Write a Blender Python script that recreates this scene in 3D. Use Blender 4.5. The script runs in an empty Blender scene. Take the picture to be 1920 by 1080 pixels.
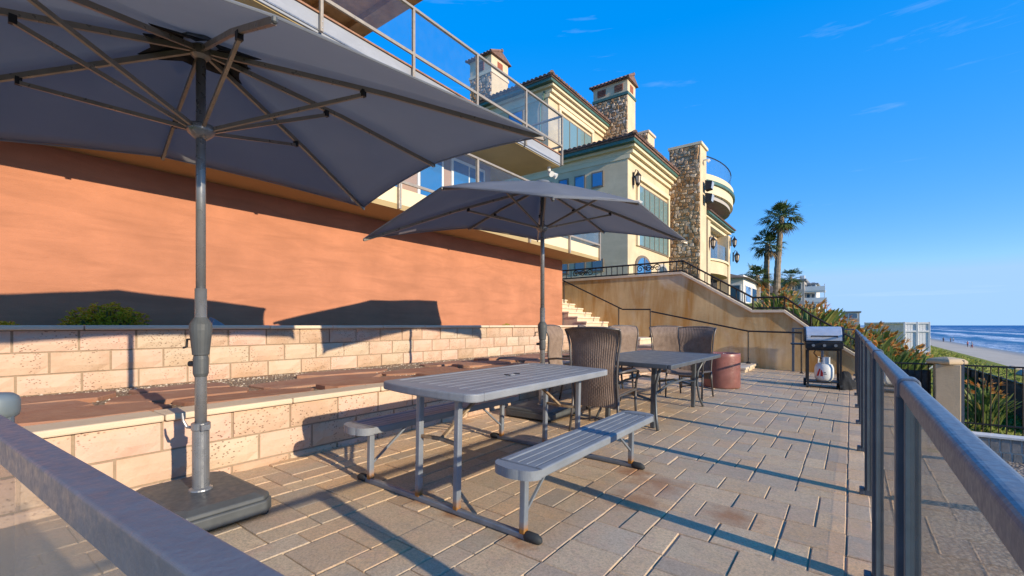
import bpy, bmesh, math, random
from mathutils import Vector, Matrix, noise
R = random.Random(7)
rad = math.radians
S = bpy.context.scene
COL = S.collection

# ------------------------------------------------------------------ camera
EYE = 1.18
cam = bpy.data.cameras.new('camera')
cam.sensor_width = 36.0
cam.lens = 36.0 * 853.0 / 1920.0
cam.shift_y = 70.0 / 1920.0
cam.clip_start = 0.01
cam.clip_end = 60000.0
cam_ob = bpy.data.objects.new('camera', cam)
COL.objects.link(cam_ob)
cam_ob.location = (0, 0, EYE)
cam_ob.rotation_euler = (rad(90), 0, rad(36.665))
S.camera = cam_ob

# ------------------------------------------------------------------ sky, sun, exposure
SUN = Vector((1.0, -0.12, 0.338)).normalized()          # towards the sun: low over the sea
EL = math.asin(SUN.z)
W = bpy.data.worlds.new('World')
S.world = W
W.use_nodes = True
wt = W.node_tree
wt.nodes.clear()
wo = wt.nodes.new('ShaderNodeOutputWorld')
wb = wt.nodes.new('ShaderNodeBackground')
sky = wt.nodes.new('ShaderNodeTexSky')
sky.sky_type = 'NISHITA'
sky.sun_disc = False
sky.sun_elevation = EL
sky.sun_rotation = math.atan2(SUN.x, SUN.y)
sky.altitude = 0
sky.air_density = 0.75
sky.dust_density = 0.0
sky.ozone_density = 4.0
hs = wt.nodes.new('ShaderNodeHueSaturation')
hs.inputs['Hue'].default_value = 0.522
hs.inputs['Saturation'].default_value = 3.5
hs.inputs['Value'].default_value = 1.9
# thin streaks of high cloud, laid out by direction in the sky
tc = wt.nodes.new('ShaderNodeTexCoord')
mp = wt.nodes.new('ShaderNodeMapping')
mp.inputs['Scale'].default_value = (1.6, 1.6, 16.0)
nz = wt.nodes.new('ShaderNodeTexNoise')
nz.inputs['Scale'].default_value = 2.6
nz.inputs['Detail'].default_value = 7.0
nz.inputs['Roughness'].default_value = 0.6
nz.inputs['Distortion'].default_value = 0.4
cr = wt.nodes.new('ShaderNodeMapRange')
cr.inputs['From Min'].default_value = 0.62
cr.inputs['From Max'].default_value = 0.85
cr.inputs['To Max'].default_value = 0.13
cm = wt.nodes.new('ShaderNodeMixRGB')
cm.inputs['Color2'].default_value = (3.0, 3.1, 3.2, 1)
L = wt.links.new
L(tc.outputs['Generated'], mp.inputs['Vector'])
L(mp.outputs['Vector'], nz.inputs['Vector'])
L(nz.outputs['Fac'], cr.inputs['Value'])
L(cr.outputs['Result'], cm.inputs['Fac'])
gm = wt.nodes.new('ShaderNodeGamma'); gm.inputs['Gamma'].default_value = 0.22      # even, polarised-looking blue
L(sky.outputs['Color'], gm.inputs['Color'])
L(gm.outputs['Color'], hs.inputs['Color'])
cap = wt.nodes.new('ShaderNodeMixRGB'); cap.blend_type = 'DARKEN'; cap.inputs['Fac'].default_value = 1.0
cap.inputs['Color2'].default_value = (.95, 1.58, 2.6, 1)
L(hs.outputs['Color'], cap.inputs['Color1'])
L(cap.outputs['Color'], cm.inputs['Color1'])
L(cm.outputs['Color'], wb.inputs['Color'])
wb.inputs['Strength'].default_value = 0.15
L(wb.outputs['Background'], wo.inputs['Surface'])

sl = bpy.data.lights.new('sun', 'SUN')
sl.energy = 2.2
sl.angle = rad(0.55)
sl.color = (1.0, 0.85, 0.64)
sun = bpy.data.objects.new('sun', sl)
COL.objects.link(sun)
sun.rotation_euler = (-SUN).to_track_quat('-Z', 'Y').to_euler()
sun.location = (20, -4, 12)

vs = S.view_settings
vs.view_transform = 'Standard'
vs.look = 'None'
vs.gamma = 1.0
vs.exposure = 1.5
S.cycles.max_bounces = 7
S.cycles.transparent_max_bounces = 14
S.cycles.caustics_reflective = False
S.cycles.caustics_refractive = False

# ------------------------------------------------------------------ materials
MATS = {}
class N:
    """small node-tree helper"""
    def __init__(s, name):
        s.m = bpy.data.materials.new(name); s.m.use_nodes = True
        s.t = s.m.node_tree; s.t.nodes.clear()
        s.out = s.t.nodes.new('ShaderNodeOutputMaterial')
        MATS[name] = s.m
        s.pos = s.n('ShaderNodeNewGeometry').outputs['Position']
    def n(s, typ, **kw):
        x = s.t.nodes.new(typ)
        for k, v in kw.items(): setattr(x, k, v)
        return x
    def put(s, sock, v):
        if isinstance(v, bpy.types.NodeSocket): s.t.links.new(v, sock)
        elif isinstance(v, (tuple, list)) and len(v) == 3 and sock.type == 'RGBA': sock.default_value = (*v, 1)
        else: sock.default_value = v
    def noise(s, scale, detail=4, rough=.55, vec=None, dist=0, out='Fac'):
        x = s.n('ShaderNodeTexNoise'); s.put(x.inputs['Vector'], vec or s.pos)
        x.inputs['Scale'].default_value = scale; x.inputs['Detail'].default_value = detail
        x.inputs['Roughness'].default_value = rough; x.inputs['Distortion'].default_value = dist
        return x.outputs[out]
    def voro(s, scale, feature='F1', vec=None, out='Distance', rnd=1.0):
        x = s.n('ShaderNodeTexVoronoi', feature=feature); s.put(x.inputs['Vector'], vec or s.pos)
        x.inputs['Scale'].default_value = scale; x.inputs['Randomness'].default_value = rnd
        return x.outputs[out]
    def rng(s, v, a, b, c=0., d=1.):
        x = s.n('ShaderNodeMapRange'); s.put(x.inputs['Value'], v)
        for k, q in zip(('From Min', 'From Max', 'To Min', 'To Max'), (a, b, c, d)): x.inputs[k].default_value = q
        return x.outputs['Result']
    def mix(s, f, a, b, mode='MIX'):
        x = s.n('ShaderNodeMixRGB', blend_type=mode)
        s.put(x.inputs['Fac'], f); s.put(x.inputs['Color1'], a); s.put(x.inputs['Color2'], b)
        return x.outputs['Color']
    def math(s, op, a, b=0.):
        x = s.n('ShaderNodeMath', operation=op); s.put(x.inputs[0], a); s.put(x.inputs[1], b)
        return x.outputs[0]
    def scaled(s, sc, vec=None, rot=(0, 0, 0)):
        x = s.n('ShaderNodeMapping'); s.put(x.inputs['Vector'], vec or s.pos)
        x.inputs['Scale'].default_value = sc; x.inputs['Rotation'].default_value = rot
        return x.outputs['Vector']
    def bump(s, h, strength=.3, dist=.01, prev=None):
        x = s.n('ShaderNodeBump'); s.put(x.inputs['Height'], h)
        x.inputs['Strength'].default_value = strength; x.inputs['Distance'].default_value = dist
        if prev: s.put(x.inputs['Normal'], prev)
        return x.outputs['Normal']
    def bsdf(s, col, rough=.6, metal=0., nrm=None, spec=.4, **kw):
        x = s.n('ShaderNodeBsdfPrincipled')
        s.put(x.inputs['Base Color'], col); s.put(x.inputs['Roughness'], rough); s.put(x.inputs['Metallic'], metal)
        x.inputs['Specular IOR Level'].default_value = spec
        if nrm: s.put(x.inputs['Normal'], nrm)
        for k, v in kw.items(): s.put(x.inputs[k.replace('_', ' ')], v)
        return x.outputs[0]
    def rand(s):
        a = s.n('ShaderNodeObjectInfo').outputs['Random']
        b = s.n('ShaderNodeNewGeometry').outputs['Random Per Island']
        return s.math('FRACT', s.math('ADD', a, b))
    def ramp(s, f, stops):
        x = s.n('ShaderNodeValToRGB'); s.put(x.inputs['Fac'], f)
        e = x.color_ramp.elements
        while len(e) > 1: e.remove(e[0])
        for i, (p, c) in enumerate(stops):
            q = e[0] if i == 0 else e.new(p)
            q.position = p; q.color = (*c, 1)
        return x.outputs['Color']
    def done(s, sh):
        s.t.links.new(sh, s.out.inputs['Surface']); return s.m

def simple(name, c, rough=.6, metal=0., var=.12, scale=6., bump=.15, bscale=90., bdist=.004, spec=.4, c2=None, perobj=0.):
    k = N(name)
    lo = tuple(x * (1 - var) for x in c); hi = c2 or tuple(min(1, x * (1 + var)) for x in c)
    col = k.mix(k.rng(k.noise(scale, 5), .3, .7), lo, hi)
    if perobj:
        col = k.mix(1.0, col, k.ramp(k.rand(), [(0, (1 - perobj,) * 3), (1, (1 + perobj,) * 3)]), 'MULTIPLY')
    nr = k.bump(k.noise(bscale, 3), bump, bdist) if bump else None
    rr = k.rng(k.noise(scale * 2.3, 3), .3, .7, max(0.02, rough - .1), min(1, rough + .1))
    return k.done(k.bsdf(col, rr, metal, nr, spec))

# metals and plastics
simple('grey_paint', (.20, .225, .26), .38, .35, .16, 14, .08, 200, .002)
simple('rail_paint', (.145, .158, .178), .42, .1, .06, 45, .3, 160, .002, c2=(.165, .178, .198))
simple('post_paint', (.085, .105, .13), .42, .1, .15, 14, .06, 200, .002)
simple('channel_paint', (.17, .20, .205), .45, .2, .12, 14, .06, 200, .002)
simple('pole_metal', (.25, .26, .275), .32, .55, .1, 10, .03, 200, .002)
simple('bronze_metal', (.27, .235, .195), .35, .45, .1, 10, .03, 200, .002)
simple('base_plastic', (.075, .082, .085), .5, 0, .15, 12, .12, 300, .002)
simple('iron', (.025, .02, .018), .5, .3, .2, 10, .1, 100, .003)
simple('chair_frame', (.11, .10, .095), .42, .35, .1, 10, .02)
simple('table_frame', (.12, .13, .14), .42, .35, .12, 10, .03)
simple('tabletop', (.13, .14, .15), .42, .1, .18, 5, .06, 60)
simple('black_metal', (.02, .02, .022), .45, .2, .2, 12, .1, 100)
simple('chrome', (.56, .57, .58), .42, .45, .08, 8, 0)
simple('white_paint', (.70, .70, .68), .45, 0, .06, 8, .04)
simple('red_paint', (.55, .03, .03), .45, 0, .1, 8, 0)
simple('tan_post', (.36, .31, .25), .45, .3, .12, 9, .05)
simple('rubber', (.03, .033, .035), .7, 0, .1, 10, .1)
simple('copper_trim', (.38, .19, .10), .45, .3, .2, 10, .05)
# masonry
def stucco(name, c, var=.12, streak=0., bump=.35, stain=None, sscale=1.2):
    k = N(name)
    n1 = k.rng(k.noise(sscale, 6, .6), .28, .72)
    col = k.mix(n1, tuple(x * (1 - var) for x in c), tuple(min(.95, x * (1 + var)) for x in c))
    if streak:
        v = k.scaled((.9, .9, 5.5)); q = k.rng(k.noise(1.1, 5, .6, v, .6), .42, .72, 0, streak)
        col = k.mix(q, col, tuple(x * .72 for x in c))
    if stain:
        v = k.scaled((2.0, 2.0, .28)); q = k.rng(k.noise(1.0, 7, .65, v, .8), .42, .62, 0, .9)
        col = k.mix(q, col, stain)
        q2 = k.rng(k.noise(1.3, 6, .6, k.scaled((1.1, 1.1, .5)), .5), .54, .70, 0, .55)
        col = k.mix(q2, col, (.60, .52, .40))
    nr = k.bump(k.noise(70, 4, .7), bump, .006, k.bump(k.noise(11, 5, .6, k.scaled((1, 1, 2.2))), .35, .012, k.bump(k.noise(3.2, 4), .15, .03)))
    return k.done(k.bsdf(col, .88, 0, nr, .2))
stucco('red_stucco', (.46, .195, .108), .16, .65, .6)
stucco('brown_stucco', (.58, .405, .20), .22, 0, .4, (.42, .21, .055), 1.0)
stucco('cream_stucco', (.62, .50, .33), .12, .2)
stucco('cream_trim', (.70, .59, .40), .06)
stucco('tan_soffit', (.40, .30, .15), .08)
stucco('pillar_stucco', (.50, .38, .24), .15)
stucco('white_wall', (.70, .68, .64), .06)
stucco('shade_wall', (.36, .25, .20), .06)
stucco('grey_fascia', (.33, .35, .39), .10, .5)
stucco('coping', (.62, .50, .36), .12)
stucco('far_grey', (.42, .40, .38), .08)

k = N('block_face')         # pitted split-face concrete block
c = k.ramp(k.rand(), [(0, (.43, .285, .185)), (.3, (.57, .385, .275)), (.6, (.63, .405, .315)), (.8, (.49, .37, .26)), (1, (.60, .47, .345))])
c = k.mix(k.rng(k.noise(5, 6, .65), .35, .75, 0, .55), c, (.60, .47, .335))
c = k.mix(k.rng(k.noise(2.2, 5, .6), .52, .75, 0, .5), c, (.45, .27, .15))
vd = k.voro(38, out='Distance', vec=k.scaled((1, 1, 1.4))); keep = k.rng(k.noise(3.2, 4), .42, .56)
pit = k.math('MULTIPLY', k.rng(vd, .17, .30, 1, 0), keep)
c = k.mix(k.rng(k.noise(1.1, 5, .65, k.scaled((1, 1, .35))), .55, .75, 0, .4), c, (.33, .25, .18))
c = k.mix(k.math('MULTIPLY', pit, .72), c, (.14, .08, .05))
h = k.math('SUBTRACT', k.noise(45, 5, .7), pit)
k.done(k.bsdf(c, .92, 0, k.bump(h, .6, .008, k.bump(k.noise(9, 4), .35, .02)), .15))

k = N('mortar')
k.done(k.bsdf(k.mix(k.noise(30, 4), (.24, .17, .115), (.40, .31, .22)), .95, 0, k.bump(k.noise(80, 4), .5, .006), .1))

def paver_mat(name, stains=True):
    k = N(name)
    r = k.rand()
    r2 = k.math('FRACT', k.math('MULTIPLY', r, 17.31))
    c = k.ramp(r, [(0, (.45, .32, .22)), (.18, (.64, .49, .335)), (.34, (.36, .32, .28)), (.5, (.66, .45, .28)), (.66, (.50, .42, .335)), (.82, (.68, .52, .36)), (1, (.34, .31, .285))])
    c = k.mix(k.rng(r2, 0, 1, 0, .7), c, k.ramp(k.math('FRACT', k.math('MULTIPLY', r, 71.7)), [(0, (.36, .31, .28)), (.4, (.60, .42, .30)), (.7, (.55, .45, .33)), (1, (.42, .38, .35))]))
    big = k.noise(2.3, 5, .6)
    c = k.mix(k.rng(big, .46, .70, 0, .55), c, (.64, .41, .22))
    c = k.mix(k.rng(k.noise(4.6, 6, .65), .54, .70, 0, .6), c, (.34, .32, .30))
    c = k.mix(k.rng(k.noise(7.5, 6, .7), .50, .66, 0, .6), c, (.56, .39, .30))
    c = k.mix(k.rng(k.noise(28, 5, .7), .50, .72, 0, .5), c, (.32, .26, .21))
    c = k.mix(k.rng(k.noise(75, 4, .85), .44, .62, 0, .55), c, (.25, .20, .16))
    c = k.mix(k.rng(k.noise(110, 3, .85), .58, .68, 0, .5), c, (.72, .62, .50))
    c = k.mix(1.0, c, (1.15, 1.06, .91), 'MULTIPLY')
    if stains:
        for (x, y, q) in ((-1.12, 3.28, .24), (-1.12, 2.88, .22), (-.58, 3.02, .17), (-1.36, 3.42, .16), (-1.42, 1.97, .10), (-1.9, 2.0, .09), (-2.22, 2.0, .10)):
            d = k.n('ShaderNodeVectorMath', operation='DISTANCE'); k.put(d.inputs[0], k.pos); d.inputs[1].default_value = (x, y, .04)
            dd = k.math('ADD', d.outputs['Value'], k.math('MULTIPLY', k.math('SUBTRACT', k.noise(9, 5, .6), .5), .35))
            c = k.mix(k.rng(dd, q * .15, q, .62, 0), c, (.34, .12, .03))
    nr = k.bump(k.noise(110, 4, .8), .6, .005, k.bump(k.noise(16, 5, .6), .35, .008))
    return k.done(k.bsdf(c, k.rng(k.noise(20), .3, .7, .62, .85), 0, nr, .3))
paver_mat('paver')
k = N('joint_sand')
k.done(k.bsdf(k.mix(k.noise(60, 4), (.34, .28, .21), (.50, .43, .33)), .95, 0, k.bump(k.noise(200, 3), .6, .006), .1))

k = N('flagstone')
c = k.ramp(k.rand(), [(0, (.27, .125, .075)), (.5, (.36, .18, .11)), (1, (.31, .16, .105))])
c = k.mix(k.rng(k.noise(4, 6, .65), .4, .75, 0, .7), c, (.42, .27, .18))
c = k.mix(k.rng(k.noise(2, 4), .55, .75, 0, .5), c, (.22, .10, .065))
k.done(k.bsdf(c, .85, 0, k.bump(k.noise(22, 6, .65), .6, .015), .25))
k = N('pebble_bed')
c = k.mix(k.rng(k.voro(48, out='Distance'), .1, .6), (.55, .45, .33), (.20, .14, .09))
c = k.mix(k.rng(k.noise(4, 5), .4, .7, 0, .7), c, (.34, .22, .14))
k.done(k.bsdf(c, .95, 0, k.bump(k.voro(48, out='Distance'), .9, .02), .1))
k = N('pebble')
c = k.ramp(k.rand(), [(0, (.28, .19, .12)), (.5, (.50, .40, .29)), (1, (.64, .56, .45))])
k.done(k.bsdf(c, .85, 0, None, .25))
simple('soil', (.10, .065, .04), .95, 0, .3, 20, .6, 60, .02)

k = N('house_stone')
c = k.ramp(k.rand(), [(0, (.16, .085, .04)), (.2, (.33, .19, .09)), (.4, (.46, .33, .20)), (.6, (.58, .48, .36)), (.8, (.30, .16, .075)), (1, (.62, .56, .48))])
c = k.mix(k.rng(k.noise(6, 4), .3, .7, 0, .4), c, (.45, .30, .16))
k.done(k.bsdf(c, .9, 0, k.bump(k.noise(12, 5), .5, .03), .2))
simple('stone_mortar', (.36, .27, .17), .95, 0, .2, 8, .4, 40, .01)
simple('green_gutter', (.07, .15, .125), .5, .2, .15, 4, .05)
simple('roof_tile', (.17, .10, .075), .8, 0, .35, 5, .2, 30, .01, perobj=.35)
simple('red_brick', (.30, .085, .045), .85, 0, .3, 14, .3, 60)
simple('window_frame', (.20, .16, .12), .5, .1, .1, 6, 0)
simple('white_frame', (.74, .74, .72), .5, 0, .05, 6, 0)
simple('porch_shade', (.025, .025, .03), .8, 0, .2, 3, 0)
simple('roof_shingle', (.15, .11, .08), .9, 0, .25, 3, .3, 30, .02)
simple('wood_soffit', (.30, .15, .055), .6, 0, .25, 5, .1, 30)
simple('wood_beam', (.26, .13, .05), .6, 0, .25, 5, .1, 30)
simple('terracotta_pot', (.24, .095, .075), .35, 0, .18, 8, .12, 40, spec=.5)
simple('step_stone', (.66, .54, .40), .85, 0, .2, 9, .3, 60, .006)
simple('slate_rock', (.22, .24, .25), .8, 0, .25, 9, .4, 30, .01)

def win_glass(name, c, rough=.04):
    k = N(name)
    return k.done(k.bsdf(c, rough, 0, k.bump(k.noise(1.2, 2), .04, .05), .9, Coat_Weight=.6, Coat_Roughness=.03))
win_glass('window_glass', (.04, .09, .15))
win_glass('blind_glass', (.16, .26, .27), .15)
win_glass('blue_glass', (.03, .15, .38))

def clear_glass(name, tint, haze, hazecol):
    k = N(name)
    tr = k.n('ShaderNodeBsdfTransparent'); k.put(tr.inputs['Color'], tint)
    gl = k.n('ShaderNodeBsdfGlossy'); gl.inputs['Roughness'].default_value = .02
    df = k.n('ShaderNodeBsdfDiffuse'); k.put(df.inputs['Color'], hazecol)
    lw = k.n('ShaderNodeLayerWeight'); lw.inputs['Blend'].default_value = .5
    fr = k.n('ShaderNodeMath', operation='MULTIPLY_ADD'); k.put(fr.inputs[0], k.math('POWER', lw.outputs['Facing'], 4.0)); fr.inputs[1].default_value = .7; fr.inputs[2].default_value = .035
    a = k.n('ShaderNodeMixShader'); b = k.n('ShaderNodeMixShader')
    k.put(a.inputs['Fac'], k.math('MULTIPLY', k.rng(k.noise(5, 5, .7), .35, .75, .5, 1.5), k.math('ADD', .012, k.math('MULTIPLY', k.math('POWER', lw.outputs['Facing'], 2.0), haze))))
    k.t.links.new(tr.outputs[0], a.inputs[1]); k.t.links.new(df.outputs[0], a.inputs[2])
    k.t.links.new(fr.outputs[0], b.inputs['Fac'])
    k.t.links.new(a.outputs[0], b.inputs[1]); k.t.links.new(gl.outputs[0], b.inputs[2])
    return k.done(b.outputs[0])
clear_glass('fence_glass', (.96, .975, .97), .22, (.42, .42, .38))
clear_glass('balcony_glass', (.95, .97, .98), .05, (.5, .55, .6))

# fabrics and weave
k = N('canopy_fabric')
wv = k.scaled((1, 1, 1)); c = k.mix(k.rng(k.noise(3, 4), .3, .7), (.225, .25, .285), (.27, .295, .335))
c = k.mix(k.rng(k.noise(260, 2), .35, .7, 0, .25), c, (.31, .335, .375))
d = k.bsdf(c, .92, 0, k.bump(k.noise(300, 2), .25, .002, k.bump(k.noise(3.5, 3), .3, .02)), .1)
t = k.n('ShaderNodeBsdfTranslucent'); t.inputs['Color'].default_value = (.46, .47, .50, 1)
mx = k.n('ShaderNodeMixShader'); mx.inputs['Fac'].default_value = .50
k.t.links.new(d, mx.inputs[1]); k.t.links.new(t.outputs[0], mx.inputs[2]); k.done(mx.outputs[0])
simple('black_cloth', (.018, .018, .02), .9, 0, .2, 12, .3, 60, .006)
simple('white_cloth', (.70, .70, .70), .8, 0, .05, 30, 0)
k = N('wicker')
c = k.mix(k.rng(k.noise(12, 4), .3, .7), (.155, .105, .075), (.25, .18, .135))
c = k.mix(k.rng(k.noise(90, 3), .4, .7, 0, .5), c, (.30, .225, .175))
k.done(k.bsdf(c, .62, 0, k.bump(k.noise(220, 2), .3, .002), .35))
k = N('poly_lumber')
c = k.mix(k.rng(k.noise(4, 5), .3, .7), (.20, .215, .235), (.27, .285, .305))
c = k.mix(k.rng(k.noise(3, 6, .7, k.scaled((22, 1.2, 8))), .45, .75, 0, .5), c, (.165, .17, .18))
c = k.mix(k.rng(k.noise(60, 4, .7), .62, .75, 0, .4), c, (.40, .41, .42))
k.done(k.bsdf(c, .5, 0, k.bump(k.noise(14, 5, .6, k.scaled((14, 1, 6))), .25, .004), .35))
k = N('leg_steel')          # painted steel legs, rusting where they meet the ground bar
c = k.mix(k.rng(k.noise(7, 4), .3, .7), (.20, .225, .265), (.265, .29, .325))
sp = k.n('ShaderNodeSeparateXYZ'); k.put(sp.inputs[0], k.n('ShaderNodeTexCoord').outputs['Object'])
low = k.rng(k.math('ADD', sp.outputs['Z'], k.math('MULTIPLY', k.math('SUBTRACT', k.noise(22, 5, .7), .5), .10)), .055, .105, 1, 0)
spot = k.rng(k.noise(6.5, 5, .7), .66, .72, 0, .9)
f = k.math('MAXIMUM', low, spot)
c = k.mix(f, c, k.mix(k.noise(40, 4), (.20, .065, .015), (.42, .20, .04)))
k.done(k.bsdf(c, k.rng(f, 0, 1, .4, .85), k.rng(f, 0, 1, .3, 0), k.bump(k.noise(90, 3), .2, .003), .4))
simple('rust_steel', (.24, .12, .055), .8, .1, .4, 20, .4, 90, c2=(.42, .33, .22))

# plants
def leaf(name, stops, rough=.5, tr=.35):
    k = N(name)
    c = k.ramp(k.rand(), stops)
    c = k.mix(k.rng(k.noise(3, 3), .3, .7, 0, .35), c, tuple(x * .6 for x in stops[0][1]))
    d = k.bsdf(c, rough, 0, None, .3)
    t = k.n('ShaderNodeBsdfTranslucent'); k.put(t.inputs['Color'], c)
    m = k.n('ShaderNodeMixShader'); m.inputs['Fac'].default_value = tr
    k.t.links.new(d, m.inputs[1]); k.t.links.new(t.outputs[0], m.inputs[2])
    return k.done(m.outputs[0])
leaf('succulent_leaf', [(0, (.26, .32, .015)), (.5, (.46, .50, .03)), (.85, (.62, .60, .08)), (1, (.66, .52, .15))])
leaf('strelitzia_leaf', [(0, (.10, .17, .045)), (.45, (.19, .26, .06)), (.8, (.30, .33, .09)), (1, (.42, .30, .10))])
leaf('strelitzia_flower', [(0, (.58, .22, .05)), (.6, (.68, .34, .08)), (1, (.60, .42, .17))])
leaf('palm_leaf', [(0, (.05, .085, .02)), (.6, (.11, .16, .04)), (1, (.22, .22, .08))])
leaf('dry_palm', [(0, (.20, .13, .06)), (1, (.32, .22, .11))])
leaf('ice_plant', [(0, (.09, .13, .015)), (.5, (.17, .215, .03)), (.85, (.25, .27, .05)), (1, (.28, .20, .06))], .7, .15)
simple('palm_bark', (.25, .195, .14), .95, 0, .3, 6, .7, 14, .05)
simple('stem', (.10, .12, .04), .7, 0, .2, 6, .1)
# ground, sand, sea
k = N('land')
c = k.mix(k.rng(k.noise(.35, 6, .6), .35, .65), (.13, .165, .025), (.22, .215, .05))
c = k.mix(k.rng(k.noise(1.1, 6, .6), .55, .72, 0, .7), c, (.25, .18, .10))
k.done(k.bsdf(c, .95, 0, k.bump(k.noise(3, 6, .7), .8, .15), .1))
k = N('sand')
sp = k.n('ShaderNodeSeparateXYZ'); k.put(sp.inputs[0], k.pos)
wet = k.rng(k.math('ADD', sp.outputs['Z'], k.math('MULTIPLY', k.noise(.05, 4), .3)), -5.30, -4.95, 1, 0)
c = k.mix(k.rng(k.noise(.25, 6), .3, .7), (.46, .37, .27), (.56, .46, .34))
c = k.mix(wet, c, (.22, .19, .16))
k.done(k.bsdf(c, k.rng(wet, 0, 1, .95, .25), 0, k.bump(k.noise(1.5, 5), .4, .06), .3))
k = N('gravel')
c = k.mix(k.rng(k.voro(16, out='Distance'), .05, .6), (.50, .44, .36), (.13, .105, .085))
c = k.mix(k.rng(k.noise(5, 4), .4, .7, 0, .5), c, (.33, .27, .21))
k.done(k.bsdf(c, .95, 0, k.bump(k.voro(16, out='Distance'), 1, .04), .15))
k = N('sea')
sp = k.n('ShaderNodeSeparateXYZ'); k.put(sp.inputs[0], k.pos)
X = sp.outputs['X']
off = k.math('MULTIPLY', k.math('SUBTRACT', k.noise(.012, 5, .6, k.scaled((1, .6, 1))), .5), 60)
xs = k.math('ADD', X, off)
band = k.math('SINE', k.math('MULTIPLY', xs, .135))
brk = k.noise(.018, 5, .65, k.scaled((3.0, .55, 1)), 1.0)
near = k.rng(X, 60, 420, 1, 0)
fine = k.noise(.35, 6, .75)
foam = k.math('MULTIPLY', k.rng(k.math('ADD', band, k.math('MULTIPLY', k.math('SUBTRACT', brk, .5), 3.4)), .25, .9), near)
foam = k.math('MULTIPLY', foam, k.rng(fine, .34, .56))
shore = k.math('MULTIPLY', k.rng(k.math('ADD', X, k.math('MULTIPLY', k.noise(.03, 5, .6), 26)), 46, 60, 1, 0), k.rng(fine, .40, .6))
foam = k.math('MAXIMUM', foam, shore)
c = k.mix(k.rng(X, 25, 260), (.05, .17, .28), (.012, .105, .29))
c = k.mix(k.rng(k.noise(.02, 5, .6, k.scaled((2.2, .5, 1))), .4, .65, 0, .5), c, (.02, .10, .22))
c = k.mix(foam, c, (.78, .80, .80))
nr = k.bump(k.noise(.5, 6, .65, k.scaled((1.6, .7, 1))), .8, .5, k.bump(k.noise(.06, 4, .6, k.scaled((2, .5, 1))), .6, 2.0))
k.done(k.bsdf(c, k.rng(foam, 0, 1, .45, .9), 0, nr, .12))
simple('boulder', (.36, .30, .24), .9, 0, .3, 3, .5, 12, .04)
simple('skin', (.45, .27, .19), .6, 0, .05, 6, 0)
simple('cloth_dark', (.03, .035, .06), .8, 0, .1, 6, 0)
simple('cloth_red', (.35, .05, .05), .8, 0, .1, 6, 0)
simple('cloth_white', (.65, .65, .65), .8, 0, .1, 6, 0)
simple('mesh_cloth', (.045, .043, .042), .9, 0, .35, 9, .4, 120, .01)
simple('lantern_glass', (.55, .46, .36), .3, 0, .1, 6, 0)
simple('white_block', (.62, .61, .58), .85, 0, .12, 9, .3, 50)
simple('grey_block', (.22, .21, .20), .9, 0, .25, 12, .5, 50, .01)

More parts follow.
